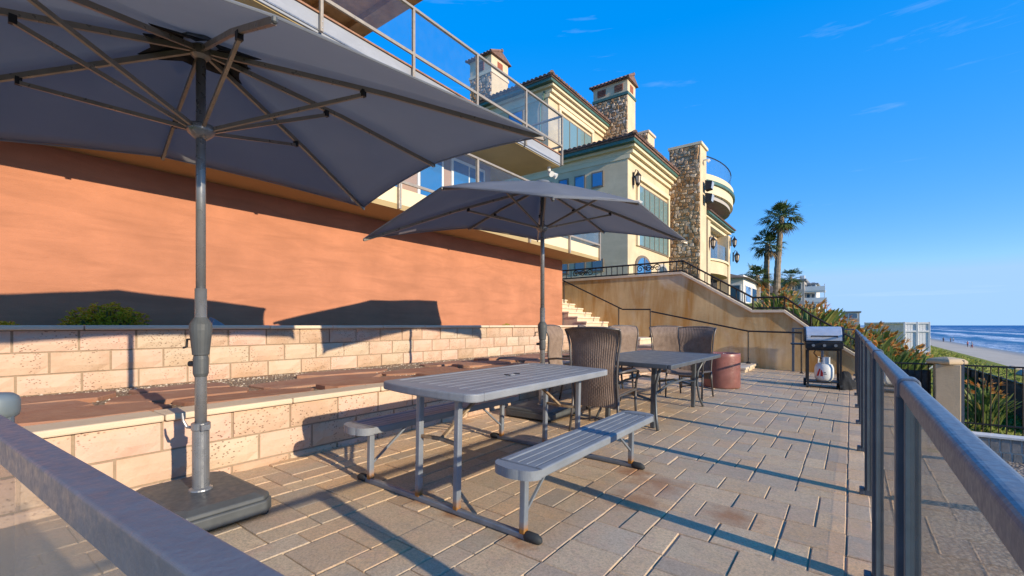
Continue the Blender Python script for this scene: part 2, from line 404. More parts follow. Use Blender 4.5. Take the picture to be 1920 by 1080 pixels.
# ------------------------------------------------------------------ mesh building
class MB:
    def __init__(s): s.v = []; s.f = []
    def add(s, vs, fs):
        o = len(s.v); s.v += [tuple(p) for p in vs]; s.f += [tuple(i + o for i in q) for q in fs]; return s
    def box(s, x0, x1, y0, y1, z0, z1):
        return s.add([(x0,y0,z0),(x1,y0,z0),(x1,y1,z0),(x0,y1,z0),(x0,y0,z1),(x1,y0,z1),(x1,y1,z1),(x0,y1,z1)],
                     [(0,3,2,1),(4,5,6,7),(0,1,5,4),(1,2,6,5),(2,3,7,6),(3,0,4,7)])
    def bar(s, a, b, w, h, up=(0,0,1)):
        a, b = Vector(a), Vector(b); d = (b - a).normalized(); up = Vector(up)
        if abs(d.dot(up)) > .98: up = Vector((0, 1, 0))
        x = d.cross(up).normalized() * w / 2; y = x.cross(d).normalized() * h / 2
        vs = []
        for p in (a, b): vs += [p - x - y, p + x - y, p + x + y, p - x + y]
        return s.add(vs, [(0,1,2,3)[::-1], (4,5,6,7), (0,1,5,4), (1,2,6,5), (2,3,7,6), (3,0,4,7)])
    def tube(s, pts, r, n=8, cap=True):
        pts = [Vector(p) for p in pts]; m = len(pts)
        rs = r if isinstance(r, (list, tuple)) else [r] * m
        d0 = (pts[1] - pts[0]).normalized()
        u = d0.orthogonal().normalized(); vs = []
        for i, p in enumerate(pts):
            d = (pts[min(i + 1, m - 1)] - pts[max(i - 1, 0)]).normalized()
            u = (u - d * u.dot(d)).normalized(); w = d.cross(u)
            for j in range(n):
                a = 2 * math.pi * j / n
                vs.append(p + (u * math.cos(a) + w * math.sin(a)) * rs[i])
        fs = [(i*n+j, i*n+(j+1)%n, (i+1)*n+(j+1)%n, (i+1)*n+j) for i in range(m-1) for j in range(n)]
        if cap: fs += [tuple(range(n))[::-1], tuple((m-1)*n+j for j in range(n))]
        return s.add(vs, fs)
    def lathe(s, prof, n=16, o=(0,0,0)):
        vs = [(o[0]+r*math.cos(2*math.pi*j/n), o[1]+r*math.sin(2*math.pi*j/n), o[2]+z) for r, z in prof for j in range(n)]
        m = len(prof)
        fs = [(i*n+j, i*n+(j+1)%n, (i+1)*n+(j+1)%n, (i+1)*n+j) for i in range(m-1) for j in range(n)]
        fs += [tuple(range(n))[::-1], tuple((m-1)*n+j for j in range(n))]
        return s.add(vs, fs)
    def prism(s, poly, fn, t0, t1):
        """poly: 2-D outline; fn(u, v, t) -> point; extruded from t0 to t1"""
        n = len(poly)
        vs = [fn(u, v, t0) for u, v in poly] + [fn(u, v, t1) for u, v in poly]
        return s.add(vs, [tuple(range(n))[::-1], tuple(range(n, 2*n))] + [(i, (i+1)%n, n+(i+1)%n, n+i) for i in range(n)])
    def grid(s, fn, nu, nv):
        vs = [fn(i/nu, j/nv) for j in range(nv+1) for i in range(nu+1)]
        return s.add(vs, [(j*(nu+1)+i, j*(nu+1)+i+1, (j+1)*(nu+1)+i+1, (j+1)*(nu+1)+i) for j in range(nv) for i in range(nu)])
    def mesh(s, name, mat, smooth=False, fix=True):
        me = bpy.data.meshes.new(name); me.from_pydata(s.v, [], s.f)
        if fix:
            b = bmesh.new(); b.from_mesh(me); bmesh.ops.recalc_face_normals(b, faces=b.faces); b.to_mesh(me); b.free()
        me.materials.append(MATS[mat])
        if smooth: me.polygons.foreach_set('use_smooth', [True] * len(me.polygons))
        me.update(); return me
    def build(s, name, mat, parent=None, smooth=False, bevel=0, solid=0, subsurf=0, world=True, fix=True, seg=2):
        return obj(name, s.mesh(name, mat, smooth, fix), parent, bevel, solid, subsurf, world, seg)

def obj(name, me, parent=None, bevel=0, solid=0, subsurf=0, world=False, seg=2):
    o = bpy.data.objects.new(name, me); COL.objects.link(o)
    if parent:
        o.parent = parent
        if world: o.matrix_parent_inverse = parent_world(parent).inverted()
    if solid:
        m = o.modifiers.new('solid', 'SOLIDIFY'); m.thickness = solid; m.offset = 0
    if subsurf:
        m = o.modifiers.new('sub', 'SUBSURF'); m.levels = subsurf; m.render_levels = subsurf
    if bevel:
        m = o.modifiers.new('bevel', 'BEVEL'); m.width = bevel; m.segments = seg; m.limit_method = 'ANGLE'; m.angle_limit = rad(40)
    return o
def parent_world(p):
    m = p.matrix_basis.copy()
    if p.parent: m = parent_world(p.parent) @ p.matrix_parent_inverse @ m
    return m
def thing(name, label, cat, loc=(0,0,0), rot=(0,0,0), group=None):
    o = bpy.data.objects.new(name, None); COL.objects.link(o); o.empty_display_size = .2
    o.location = loc; o.rotation_euler = rot
    return tag(o, label, cat, group)
def tag(o, label, cat, group=None):
    o['label'] = label; o['category'] = cat
    if group: o['group'] = group
    return o
def setting(o, kind='structure', label=None):
    o['kind'] = kind
    if label: o['label'] = label
    return o
def copy_tree(o, parent=None):
    c = o.copy(); COL.objects.link(c)
    if parent: c.parent = parent
    for ch in list(o.children): copy_tree(ch, c)
    return c
def g(x): return -.025 * x          # the patio falls gently towards the sea
def lerp(a, b, t): return a + (b - a) * t
def sstep(a, b, x):
    t = max(0., min(1., (x - a) / (b - a))); return t * t * (3 - 2 * t)
# ------------------------------------------------------------------ ground, beach, sea
def land_h(x, y):
    near = -.35 if x < .2 else lerp(-1.68, -1.75, sstep(.2, 5, x)) - 3.2 * sstep(5, 17, x)
    e = .11 * max(0, min(y, 36) - 14)
    top = lerp(1.95, 3.1, sstep(25, 45, y))
    edge = lerp(-.55, .0, sstep(14, 32, y))
    far = lerp(top, edge, sstep(-4.5, .8, x))
    far = lerp(far, lerp(-1.25, -.6, sstep(14, 30, y)), sstep(.8, 2.6 + e * .6, x))
    far = lerp(far, -4.45, sstep(2.0 + e, 10.5 + e * .3, x))
    far -= 2.5 * sstep(16 + .012*min(y, 300), 21 + .012*min(y, 300), x)
    far += .12 * noise.noise((x * .35, y * .2, 3)) * (1 if x > -3 else 0)
    return lerp(near, far, sstep(13.55, 14.05, y))
xs = [-900, -300, -100, -50, -25, -14, -9, -6.5, -5, -4.2, -3.5, -2.8, -2.1, -1.5, -1, -.5, 0, .21, .6, 1, 1.4, 1.8, 2.2, 2.6, 3, 3.5, 4, 4.6, 5.3, 6, 7, 8, 9, 10, 11, 12.5, 14, 16, 18, 21, 25]
ys = [-60, -20, -5, 0, 4, 8, 11, 12.5, 13.5, 13.7, 13.9, 14.05, 14.5, 15, 15.6, 16.3, 17, 18, 19, 20, 21.5, 23, 25, 27, 29, 31, 33, 35, 38, 41, 45, 50, 56, 64, 75, 90, 110, 140, 180, 240, 330, 500, 900, 2000]
mb = MB()
mb.add([(x, y, land_h(x, y)) for y in ys for x in xs], [(j*len(xs)+i, j*len(xs)+i+1, (j+1)*len(xs)+i+1, (j+1)*len(xs)+i) for j in range(len(ys)-1) for i in range(len(xs)-1)])
setting(mb.build('ground', 'land', smooth=True))
mb = MB()
bx = [14, 16, 18, 22, 26, 30, 34, 40, 60, 120]
bz = [-4.55, -4.6, -4.66, -4.85, -5.05, -5.25, -5.45, -5.8, -7, -9]
by = [-200, -40, 0, 30, 60, 90, 120, 160, 220, 300, 450, 800, 2500]
mb.add([(x + .8 * math.sin(y * .021), y, z) for y in by for x, z in zip(bx, bz)], [(j*len(bx)+i, j*len(bx)+i+1, (j+1)*len(bx)+i+1, (j+1)*len(bx)+i) for j in range(len(by)-1) for i in range(len(bx)-1)])
setting(mb.build('beach', 'sand', smooth=True))
def sea_fn(u, v):
    x = 22 + 40000 * u ** 3; y = -3000 + 43000 * v
    return (x, y, -5.42 + .001 * math.sin(y))
setting(MB().add([(20,-4000,-5.42),(45000,-4000,-5.42),(45000,45000,-5.42),(20,45000,-5.42)], [(0,1,2,3)]).build('sea', 'sea'))
setting(MB().add([(.19,1,-1.60),(6.5,1,-1.60),(6.5,13.5,-1.60),(.19,13.5,-1.60)], [(0,1,2,3)]).build('gravel_ground', 'gravel'))

# ------------------------------------------------------------------ patio of tumbled pavers
patio = bpy.data.objects.new('patio', MB().add([(-3.75,-2.5,-.011),(.135,-2.5,-.011),(.135,13.42,-.011),(-3.75,13.42,-.011),(-3.75,-2.5,-.3),(.135,-2.5,-1.9),(.135,13.42,-1.9),(-3.75,13.42,-.3)], [(0,1,2,3),(1,5,6,2),(2,6,7,3),(0,4,5,1),(3,7,4,0)]).mesh('patio', 'joint_sand'))
COL.objects.link(patio); patio.rotation_euler = (0, .025, 0); setting(patio)
U, V = .1485, .147
nx, ny = 25, 108
x0, y0 = -.02 - U * nx, -2.4
occ = [[0] * ny for _ in range(nx)]
pieces = []
rp = random.Random(21)
SZ = [((2, 2), 7), ((3, 2), 1), ((2, 1), 3), ((1, 2), 6)]
for j in range(ny):
    for i in range(nx):
        if occ[i][j]: continue
        opts = []
        for (a, b), w in SZ:
            if i + a <= nx and j + b <= ny and all(not occ[i+p][j+q] for p in range(a) for q in range(b)): opts += [(a, b)] * w
        if not opts: opts = [(1, 1)]
        a, b = rp.choice(opts)
        for p in range(a):
            for q in range(b): occ[i+p][j+q] = 1
        pieces.append((x0 + U * i, y0 + V * j, U * a, V * b))
for j in range(54): pieces.append((-.02, -2.4 + .294 * j, .125, .294))      # edging course along the fence
def paver_mesh(w, d, name='paver'):
    gx, gy = .0042, .0036; b = .0042; m = MB()
    x1, x2, y1, y2 = -w/2+gx, w/2-gx, -d/2+gy, d/2-gy
    m.add([(x1,y1,-.03),(x2,y1,-.03),(x2,y2,-.03),(x1,y2,-.03),(x1,y1,-b),(x2,y1,-b),(x2,y2,-b),(x1,y2,-b),(x1+b,y1+b,0),(x2-b,y1+b,0),(x2-b,y2-b,0),(x1+b,y2-b,0)],
          [(0,1,5,4),(1,2,6,5),(2,3,7,6),(3,0,4,7),(4,5,9,8),(5,6,10,9),(6,7,11,10),(7,4,8,11),(8,9,10,11)])
    return m
def pixel_size(p):
    x, y = p[0] + p[2]/2, p[1] + p[3]/2
    z = -x * .5972 + y * .8021; xx = x * .8021 + y * .5972
    if z < .35: return -1
    u, v = 960 + 853 * xx / z, 610 + 853 * (1.18 - g(x)) / z
    if not (-60 < u < 1980 and v < 1140): return -1
    return p[2] * p[3] / z ** 3
vis = sorted([p for p in pieces if pixel_size(p) > 0], key=lambda p: -pixel_size(p))
cache = {}; rest = MB()
for k, (x, y, w, d) in enumerate(vis):
    cx, cy = x + w/2, y + d/2
    rz = rp.gauss(0, .006); dz = rp.gauss(0, .0014)
    if k < 296:
        key = (round(w, 3), round(d, 3))
        if key not in cache: cache[key] = paver_mesh(w, d).mesh('paver', 'paver')
        o = obj('paver', cache[key], patio)
        o.location = (cx + rp.gauss(0, .0012), cy + rp.gauss(0, .001), dz); o.rotation_euler = (rp.gauss(0, .004), rp.gauss(0, .004), rz)
    else:
        m = paver_mesh(w, d); c, s_ = math.cos(rz), math.sin(rz)
        rest.add([(cx + a*c - b*s_, cy + a*s_ + b*c, q + dz) for a, b, q in m.v], m.f)
o = rest.build('far_pavers', 'paver', patio, world=False); o['kind'] = 'stuff'

# ------------------------------------------------------------------ block retaining walls
def block_mesh(w, h, seed):
    """split-face block, front towards +X, w along Y, h along Z"""
    r = random.Random(seed); m = MB(); nu, nv = 5, 3
    def fn(u, v):
        e = min(u, 1-u) < .01 or min(v, 1-v) < .01
        return ((-.014 if e else r.uniform(-.004, .007)), (u-.5)*w, (v-.5)*h)
    m.grid(fn, nu, nv)
    y, z = w/2, h/2
    m.add([(-.014,-y,-z),(-.014,y,-z),(-.014,y,z),(-.014,-y,z),(-.06,-y,-z),(-.06,y,-z),(-.06,y,z),(-.06,-y,z)], [(0,4,5,1),(1,5,6,2),(2,6,7,3),(3,7,4,0)])
    return m.mesh('block', 'block_face')
BL = {}
def block(parent, X, yc, zc, w, h, r):
    key = (round(w, 2), round(h, 3), r.randrange(3))
    if key not in BL: BL[key] = block_mesh(key[0] - .018, key[1] - .014, hash(key))
    o = obj('block', BL[key], parent); o.location = (X + r.gauss(0, .003), yc, zc); return o
def block_wall(name, label, X, ya, yb, zb, zt, rows, capz, seed):
    r = random.Random(seed)
    w = thing(name, label, 'wall', (X, ya, zb))
    MB().box(X - .2, X - .022, ya, yb, zb - .3, zt - .002).build('core', 'mortar', w)
    for i, (z0, z1) in enumerate(rows):
        y = ya - .43 * (.5 if i % 2 else 0) - r.uniform(0, .05)
        while y < yb:
            ww = .43
            if y + ww > ya and y < yb - .1:
                block(w, 0, y + ww/2 - ya, (z0 + z1)/2 - zb, ww, z1 - z0, r)
            y += ww
    y = ya; cm = {}
    while y < yb - .05:
        ww = min(.86, yb - y)
        key = round(ww, 2)
        if key not in cm: cm[key] = MB().box(-.235, .03, -ww/2+.003, ww/2-.003, 0, capz).mesh('cap_stone', 'coping')
        o = obj('cap_stone', cm[key], w, bevel=.012); o.location = (r.gauss(0, .003), y + ww/2 - ya, zt - zb + r.gauss(0, .001))
        y += ww
    return w
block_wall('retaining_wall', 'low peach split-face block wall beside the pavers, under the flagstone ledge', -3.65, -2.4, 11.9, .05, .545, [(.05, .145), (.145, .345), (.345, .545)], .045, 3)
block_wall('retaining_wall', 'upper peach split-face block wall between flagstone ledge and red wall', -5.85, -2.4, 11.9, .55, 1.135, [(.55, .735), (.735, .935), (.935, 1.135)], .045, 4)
# ledge between them
bed = setting(MB().box(-5.9, -3.83, -2.4, 11.9, .1, .552).build('ledge_bed', 'pebble_bed'))
rl = random.Random(5)
rows = [(-3.87, -4.38), (-4.43, -4.95), (-5.0, -5.45)]
for ri, (xa, xb) in enumerate(rows):
    y = -2.2 + rl.uniform(0, .4)
    while y < 11.6:
        l = rl.uniform(.7, 1.5)
        if ri == 2 and rl.random() < .35: y += l * .5; continue
        n = 9; cx, cy = (xa + xb)/2 + rl.gauss(0, .025), y + l/2
        pl = []
        for i in range(n):
            a = 2 * math.pi * (i + rl.uniform(-.25, .25)) / n
            ca, sa = math.cos(a), math.sin(a); q = max(abs(ca), abs(sa)) ** .75
            pl.append((ca / q * abs(xa - xb) * .53 * rl.uniform(.9, 1.05), sa / q * l * .52 * rl.uniform(.88, 1.04)))
        t = rl.uniform(.022, .045); m = MB()
        m.add([(u, v, -.02) for u, v in pl] + [(u, v, t - .008) for u, v in pl] + [(u * .97, v * .98, t + rl.uniform(-.004, .004)) for u, v in pl],
              [tuple(range(2*n, 3*n))] + [(i, (i+1) % n, n + (i+1) % n, n + i) for i in range(n)] + [(n+i, n+(i+1) % n, 2*n+(i+1) % n, 2*n+i) for i in range(n)])
        o = m.build('flagstone', 'flagstone', bed, world=False); o.location = (cx, cy, .552); o.rotation_euler = (rl.gauss(0, .012), rl.gauss(0, .012), 0)
        y += l + rl.uniform(.02, .16)
m = MB(); ico = [(0,0,1),(.9,0,0),(0,.9,0),(-.9,0,0),(0,-.9,0),(0,0,-.6)]
icf = [(0,1,2),(0,2,3),(0,3,4),(0,4,1),(5,2,1),(5,3,2),(5,4,3),(5,1,4)]
for _ in range(5200):
    y = -1.5 + 13.2 * rl.random() ** 1.5
    x = rl.choice([rl.gauss(-5.62, .12), rl.gauss(-5.62, .12), rl.gauss(-4.41, .09), rl.gauss(-4.97, .10), rl.uniform(-5.8, -3.9)])
    if not -5.82 < x < -3.88: continue
    s_ = rl.uniform(.004, .014)
    m.add([(x + a*s_*rl.uniform(.7, 1.3), y + b*s_*rl.uniform(.7, 1.3), .556 + c*s_*.8) for a, b, c in ico], icf)
o = m.build('pebbles', 'pebble', bed, smooth=False, world=False, fix=False); o['kind'] = 'stuff'
setting(MB().box(-7.0, -6.03, -2.4, 11.9, .5, 1.10).build('planter_soil', 'soil'))

# ------------------------------------------------------------------ the red walled beach house with its two glass balconies
H = thing('beach_house', 'beach house with smooth terracotta red wall and two glass fronted balconies', 'house', (-9, 5, 0))
MB().box(-13, -7.0, -4, 11.95, -.3, 3.128).build('wall', 'red_stucco', H)
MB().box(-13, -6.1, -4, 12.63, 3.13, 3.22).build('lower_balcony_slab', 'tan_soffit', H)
y = -3.0; edges = [-3, -1, 1.0, 3.0, 4.99, 6.98, 8.85, 10.75, 12.60]
for a, b in zip(edges[:-1], edges[1:]):
    MB().box(-6.20, -6.103, a + .004, b - .004, 3.222, 3.50).build('fascia_panel', 'cream_trim', H)
MB().box(-13, -6.21, -4, 12.6, 3.225, 3.44).build('lower_balcony_floor', 'coping', H)
def post(parent, x, y, z0, z1, w=.05, d=.06, mat='tan_post'):
    m = MB().box(x - d/2, x + d/2, y - w/2, y + w/2, z0, z1)
    p = m.build('post', mat, parent, bevel=.004)
    b = MB()
    for zz in (z0 + .06, z0 + .16): b.tube([(x + d/2 - .004, y, zz), (x + d/2 + .008, y, zz)], .009, 6)
    b.build('bolt', 'chrome', p, world=True)
for y in edges[1:]:
    post(H, -6.07, min(y, 12.58), 3.13, 4.55)
MB().bar((-6.07, -3, 4.56), (-6.07, 12.6, 4.56), .06, .045).build('handrail', 'tan_post', H, bevel=.006)
MB().bar((-6.07, -3, 3.60), (-6.07, 12.6, 3.60), .035, .05).build('bottom_rail', 'tan_post', H, bevel=.004)
MB().bar((-6.09, 12.6, 4.56), (-9.0, 12.6, 4.56), .06, .045).build('handrail', 'tan_post', H, bevel=.006)
MB().bar((-6.09, 12.6, 3.60), (-9.0, 12.6, 3.60), .035, .05).build('bottom_rail', 'tan_post', H, bevel=.004)
for a, b in zip(edges[1:-1], edges[2:]):
    MB().box(-6.076, -6.066, a + .03, b - .03, 3.62, 4.54).build('glass_pane', 'balcony_glass', H)
MB().box(-9.0, -6.12, 12.595, 12.605, 3.62, 4.54).build('glass_pane', 'balcony_glass', H)
# middle storey behind the lower balcony
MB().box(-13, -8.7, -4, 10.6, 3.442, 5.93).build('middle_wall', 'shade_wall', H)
for a, b in ((2.2, 4.5), (5.0, 7.2), (7.7, 8.6), (8.9, 10.3)):
    w = MB().box(-8.70, -8.66, a, b, 3.55, 5.75).build('window', 'white_frame', H)
    n = max(1, round((b - a) / .75))
    for i in range(n):
        u0, u1 = lerp(a + .05, b - .05, i / n) + .03, lerp(a + .05, b - .05, (i + 1) / n) - .03
        MB().box(-8.659, -8.645, u0, u1, 3.64, 5.66).build('pane', 'blue_glass', w)
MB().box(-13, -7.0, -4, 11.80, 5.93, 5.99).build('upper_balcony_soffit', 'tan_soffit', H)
MB().box(-13, -7.03, -4, 11.77, 5.992, 6.26).build('upper_balcony_floor', 'coping', H)
MB().box(-7.03, -6.97, -4, 11.83, 5.95, 6.265).build('upper_fascia', 'grey_fascia', H, bevel=.006)
MB().box(-9.6, -7.035, 11.772, 11.83, 5.95, 6.265).build('upper_fascia', 'grey_fascia', H, bevel=.006)
MB().box(-6.968, -6.955, -4, 11.82, 5.99, 6.015).build('drip_edge', 'pole_metal', H)
MB().box(-7.04, -6.94, -4, 11.84, 6.267, 6.295).build('copper_edge', 'copper_trim', H)
ue = [-1.8, .15, 2.12, 4.09, 6.04, 7.95, 9.92, 11.80]
for y in ue: post(H, -6.92, y, 5.96, 7.42)
MB().bar((-6.92, -3, 7.43), (-6.92, 11.83, 7.43), .065, .05).build('handrail', 'tan_post', H, bevel=.006)
MB().bar((-6.92, -3, 6.53), (-6.92, 11.83, 6.53), .04, .06).build('bottom_rail', 'tan_post', H, bevel=.004)
MB().bar((-6.95, 11.80, 7.43), (-9.8, 11.80, 7.43), .065, .05).build('handrail', 'tan_post', H, bevel=.006)
MB().bar((-6.95, 11.80, 6.53), (-9.8, 11.80, 6.53), .04, .06).build('bottom_rail', 'tan_post', H, bevel=.004)
for a, b in zip(ue[:-1], ue[1:]):
    MB().box(-6.926, -6.914, a + .03, b - .03, 6.56, 7.40).build('glass_pane', 'balcony_glass', H)
MB().box(-9.8, -6.96, 11.795, 11.805, 6.56, 7.40).build('glass_pane', 'balcony_glass', H)
# upper storey and roof overhang
MB().box(-14, -10.6, -4, 7.2, 6.27, 9.0).build('upper_wall', 'white_wall', H)
rf = MB().box(-15, -7.5, -4, 7.55, 9.06, 9.22).build('roof', 'roof_shingle', H)
MB().box(-15, -7.55, -4, 7.5, 9.0, 9.058).build('soffit', 'wood_soffit', H)
for y in [x * .9 - 3 for x in range(12)]:
    MB().box(-14, -7.6, y, y + .12, 8.84, 8.998).build('rafter', 'wood_beam', H)
MB().box(-7.72, -7.56, -4, 7.5, 8.78, 8.998).build('eave_beam', 'wood_beam', H)
fl = thing('floodlight', 'small white security floodlight under the corner of the grey balcony', 'light', (-7.25, 11.6, 5.9))
MB().tube([(-7.25, 11.6, 5.93), (-7.25, 11.6, 5.80)], .05, 10).build('mount', 'white_paint', fl)
for q in (-.09, .09):
    MB().tube([(-7.25, 11.6 + q * .5, 5.80), (-7.18, 11.6 + q, 5.72), (-7.07, 11.6 + q * 1.5, 5.64)], [.03, .06, .085], 12).build('lamp_head', 'white_paint', fl, smooth=False)

# ------------------------------------------------------------------ steps, brown stair wall, iron rails
SW = thing('stair_wall', 'stained ochre stucco stair wall stepping down behind the grill', 'wall', (-4, 13.5, 0))
out = [(-9.5, -.4), (-9.5, 2.66), (-3.93, 2.66), (-2.1, 1.52), (-1.37, 1.51), (-.8, 1.04), (.05, .46), (1.35, -.42), (1.35, -1.6), (-9.5, -1.6)][1:]
MB().prism(out, lambda u, v, t: (u, t, v), 13.5, 13.78).build('wall_body', 'brown_stucco', SW)
top = [(-9.5, 2.662), (-3.93, 2.662), (-2.1, 1.522), (-1.37, 1.512), (-.8, 1.042), (1.35, -.418)]
for (a, b), (c, d) in zip(top[:-1], top[1:]):
    MB().prism([(a, b), (c, d), (c, d + .07), (a, b + .07)], lambda u, v, t: (u, t, v), 13.455, 13.82).build('coping', 'coping', SW)
IR = thing('iron_railing', 'black wrought iron railing with scrolls along the top of the stair wall', 'railing', (-4, 13.64, 1.6))
tp = [(u, v + .07) for u, v in top]
tp[-1] = (.6, .16)
for hh, th in ((.05, .022), (.33, .03)):
    MB().tube([(u, 13.64, v + hh) for u, v in tp], th / 2 + .011, 6).build('rail', 'iron', IR)
bal = MB().tube([(0, 0, .05), (0, 0, .33)], .015, 5).mesh('baluster', 'iron')
pst = MB().tube([(0, 0, 0), (0, 0, .345)], .024, 6).mesh('post', 'iron')
def scroll(cx, cz, r0, sg):
    return [(cx + sg * r0 * (1 - i / 26) * math.cos(i * .42), 13.64, cz + r0 * (1 - i / 26) * math.sin(i * .42)) for i in range(22)]
for (a, b), (c, d) in zip(tp[:-1], tp[1:]):
    n = max(1, int((c - a) / .185))
    for i in range(n + 1):
        t = i / n; x = lerp(a, c, t); z = lerp(b, d, t)
        if x < -8.4: continue
        if any(abs(x - q) < .42 for q in (-4.95, -7.2)): continue
        o = obj('post' if i in (0, n) else 'baluster', pst if i in (0, n) else bal, IR); o.location = (x + 4, 0, z - 1.6)
for q in (-4.95, -7.2):
    z = 2.73 + .19
    for dx, r0, sg in ((-.27, .12, 1), (.27, .12, -1), (0, .11, 1), (-.09, .07, -1), (.12, .07, 1)):
        MB().tube(scroll(q + dx, z, r0, sg), .015, 5).build('scroll', 'iron', IR)
HR = thing('stair_handrail', 'thin black iron handrail along the stone steps', 'handrail', (-4, 12.95, .4))
MB().tube([(-.93, 12.95, 1.0), (-2.1, 12.95, 1.03), (-4.62, 12.95, 1.58)], .022, 6).build('rail', 'iron', HR)
MB().tube([(-4.65, 12.95, 1.64), (-5.5, 12.95, 1.66), (-7.7, 12.95, 2.72)], .022, 6).build('rail', 'iron', HR)
for x, z0, z1 in ((-.95, 0, 1.0), (-2.1, .2, 1.03), (-4.65, .82, 1.66), (-5.62, .9, 1.71), (-7.52, 1.8, 2.62)):
    p = MB().tube([(x, 12.95, z0), (x, 12.95, z1)], .02, 6).build('post', 'iron', HR)
    MB().lathe([(.06, 0), (.055, .02), (.025, .05)], 8, (x, 12.95, z0)).build('foot', 'iron', p)
ST = thing('stone_steps', 'pale stone steps climbing along the ochre stair wall to a landing', 'steps', (-5, 12.7, 0))
lv = [(-2.02, .17), (-2.75, .33), (-3.4, .50), (-4.0, .66), (-4.6, .83), (-5.62, 1.00), (-5.92, 1.15), (-6.22, 1.30), (-6.52, 1.45), (-6.82, 1.60), (-7.12, 1.75), (-7.42, 1.90), (-7.72, 2.05)]
rs = random.Random(2)
for i, (x, z) in enumerate(lv):
    xe = lv[i+1][0] if i + 1 < len(lv) else -9.4
    MB().box(xe - .02, x + .03, 11.98, 13.49, z - .055, z + rs.gauss(0, .002)).build('tread', 'step_stone', ST, bevel=.012)
    MB().box(xe, x, 12.0, 13.488, -.2, z - .056).build('riser', 'coping', ST)

# ------------------------------------------------------------------ stucco mansion next door
M_ = thing('stucco_mansion', 'cream stucco mansion with stone chimneys, green gutters and tiled roofs', 'house', (-10, 22, 2))
def hb(name, mat, *b, **kw): return MB().box(*b).build(name, mat, M_, **kw)
hb('wall', 'cream_stucco', -22, -8.24, 20.0, 27.2, 1.2, 9.2)
hb('upper_wall', 'cream_stucco', -26, -12.8, 20.4, 27.3, 9.0, 13.6)
def eave(xr, yn, yf, xl, z, ov=.5):
    """stepped cornice, green gutter; ocean side and near side"""
    for i, (o, z0, z1, mat) in enumerate(((.12, z - .62, z - .40, 'cream_trim'), (.26, z - .398, z - .20, 'cream_trim'), (ov - .08, z - .198, z - .07, 'cream_trim'), (ov, z - .068, z + .09, 'green_gutter'))):
        MB().box(xl, xr + o, yn - (o if mat == 'green_gutter' else o*.55 if i == 2 else .03 + .01*i), yf, z0, z1).build('gutter' if mat == 'green_gutter' else 'cornice', mat, M_)
def tiles(name, xr, yn, yf, xl, z, sl, up, ov=.55):
    """barrel tile rows climbing inland from the ocean eave and from the near eave, with a hip between"""
    m = MB(); w = .26
    base = MB()
    xo, yo = xr + ov, yn - ov
    d = min(up, 50)
    base.add([(xo, yo, z), (xo, yf, z), (xo - d, yf, z + sl*d), (xo - d, yo + d, z + sl*d)], [(0,1,2,3)])
    base.add([(xo, yo, z), (xo - d, yo + d, z + sl*d), (xl, yo + d, z + sl*d), (xl, yo, z)], [(0,1,2,3)])
    base.build('roof', 'roof_tile', M_, solid=.08)
    n = int((yf - yo) / w)
    def barrel(a, b):
        a, b = Vector(a), Vector(b); dr = (b - a); L_ = dr.length; k_ = max(1, int(L_ / .45)); dr /= L_
        side = dr.cross(Vector((0, 0, 1))).normalized(); upv = side.cross(dr)
        for i in range(k_):
            p, q = a + dr * (L_ * i / k_), a + dr * (L_ * (i + 1) / k_ + .05)
            vs = []
            for e, r in ((p, .125), (q, .10)):
                for t in range(5):
                    an = math.pi * t / 4; vs.append(e + side * math.cos(an) * r + upv * (math.sin(an) * r + .04))
            m.add(vs, [(t, t+1, 6+t, 5+t) for t in range(4)] + [(0, 1, 2, 3, 4)])
    for i in range(n):
        y = yo + w * (i + .5); run = min(d, y - yo)
        if run > .1: barrel((xo + .05, y, z), (xo - run, y, z + sl*run))
    for i in range(int((xo - xl) / w)):
        x = xo - w * (i + .5); run = min(d, xo - x)
        if run > .1: barrel((x, yo - .05, z), (x, yo + run, z + sl*run))
    barrel((xo + .03, yo - .03, z + .06), (xo - d, yo + d, z + sl*d + .06))
    o = m.build(name, 'roof_tile', M_, fix=False); o['kind'] = 'stuff'
eave(-8.24, 20.0, 27.25, -22, 9.5)
tiles('roof_tiles', -8.24, 20.0, 27.3, -22, 9.62, .32, 4.4)
eave(-12.8, 20.4, 27.35, -26, 13.85)
tiles('roof_tiles', -12.8, 20.4, 27.4, -26, 13.97, .32, 3.4)
# windows
def window_x(X, ya, yb, za, zb, n, gm='window_glass', frame='window_frame', t=.08, trim=True):
    w = MB().box(X + .005, X + .05, ya, yb, za, zb).build('window', frame, M_)
    for i in range(n):
        a, b = lerp(ya + t, yb - t, i/n) + t*.3, lerp(ya + t, yb - t, (i+1)/n) - t*.3
        MB().box(X + .051, X + .062, a, b, za + t, zb - t).build('pane', gm, w)
        MB().box(X + .052, X + .085, b, b + t*.6, za + t, zb - t).build('mullion', frame, w)
    if trim:
        MB().box(X + .003, X + .11, ya - .22, ya - .003, za, zb + .2).build('trim', 'cream_trim', w)
        MB().box(X + .003, X + .11, yb + .003, yb + .22, za, zb + .2).build('trim', 'cream_trim', w)
        MB().box(X + .003, X + .12, ya - .24, yb + .24, zb + .201, zb + .42).build('trim', 'cream_trim', w)
    return w
def window_y(Y, xa, xb, za, zb, gm='window_glass'):
    w = MB().box(xa, xb, Y - .05, Y - .004, za, zb).build('window', 'window_frame', M_)
    MB().box(xa + .07, xb - .07, Y - .062, Y - .051, za + .07, zb - .07).build('pane', gm, w)
window_x(-8.24, 21.2, 25.55, 5.0, 8.0, 6, 'blind_glass')
window_x(-12.8, 21.6, 25.3, 10.7, 12.75, 4, 'blind_glass')
for xa, xb in ((-10.06, -9.44), (-11.0, -10.4), (-11.9, -11.35), (-12.9, -12.3)):
    window_y(20.0, xa, xb, 7.8, 8.55, 'blue_glass'); window_y(20.0, xa, xb, 3.75, 4.36)
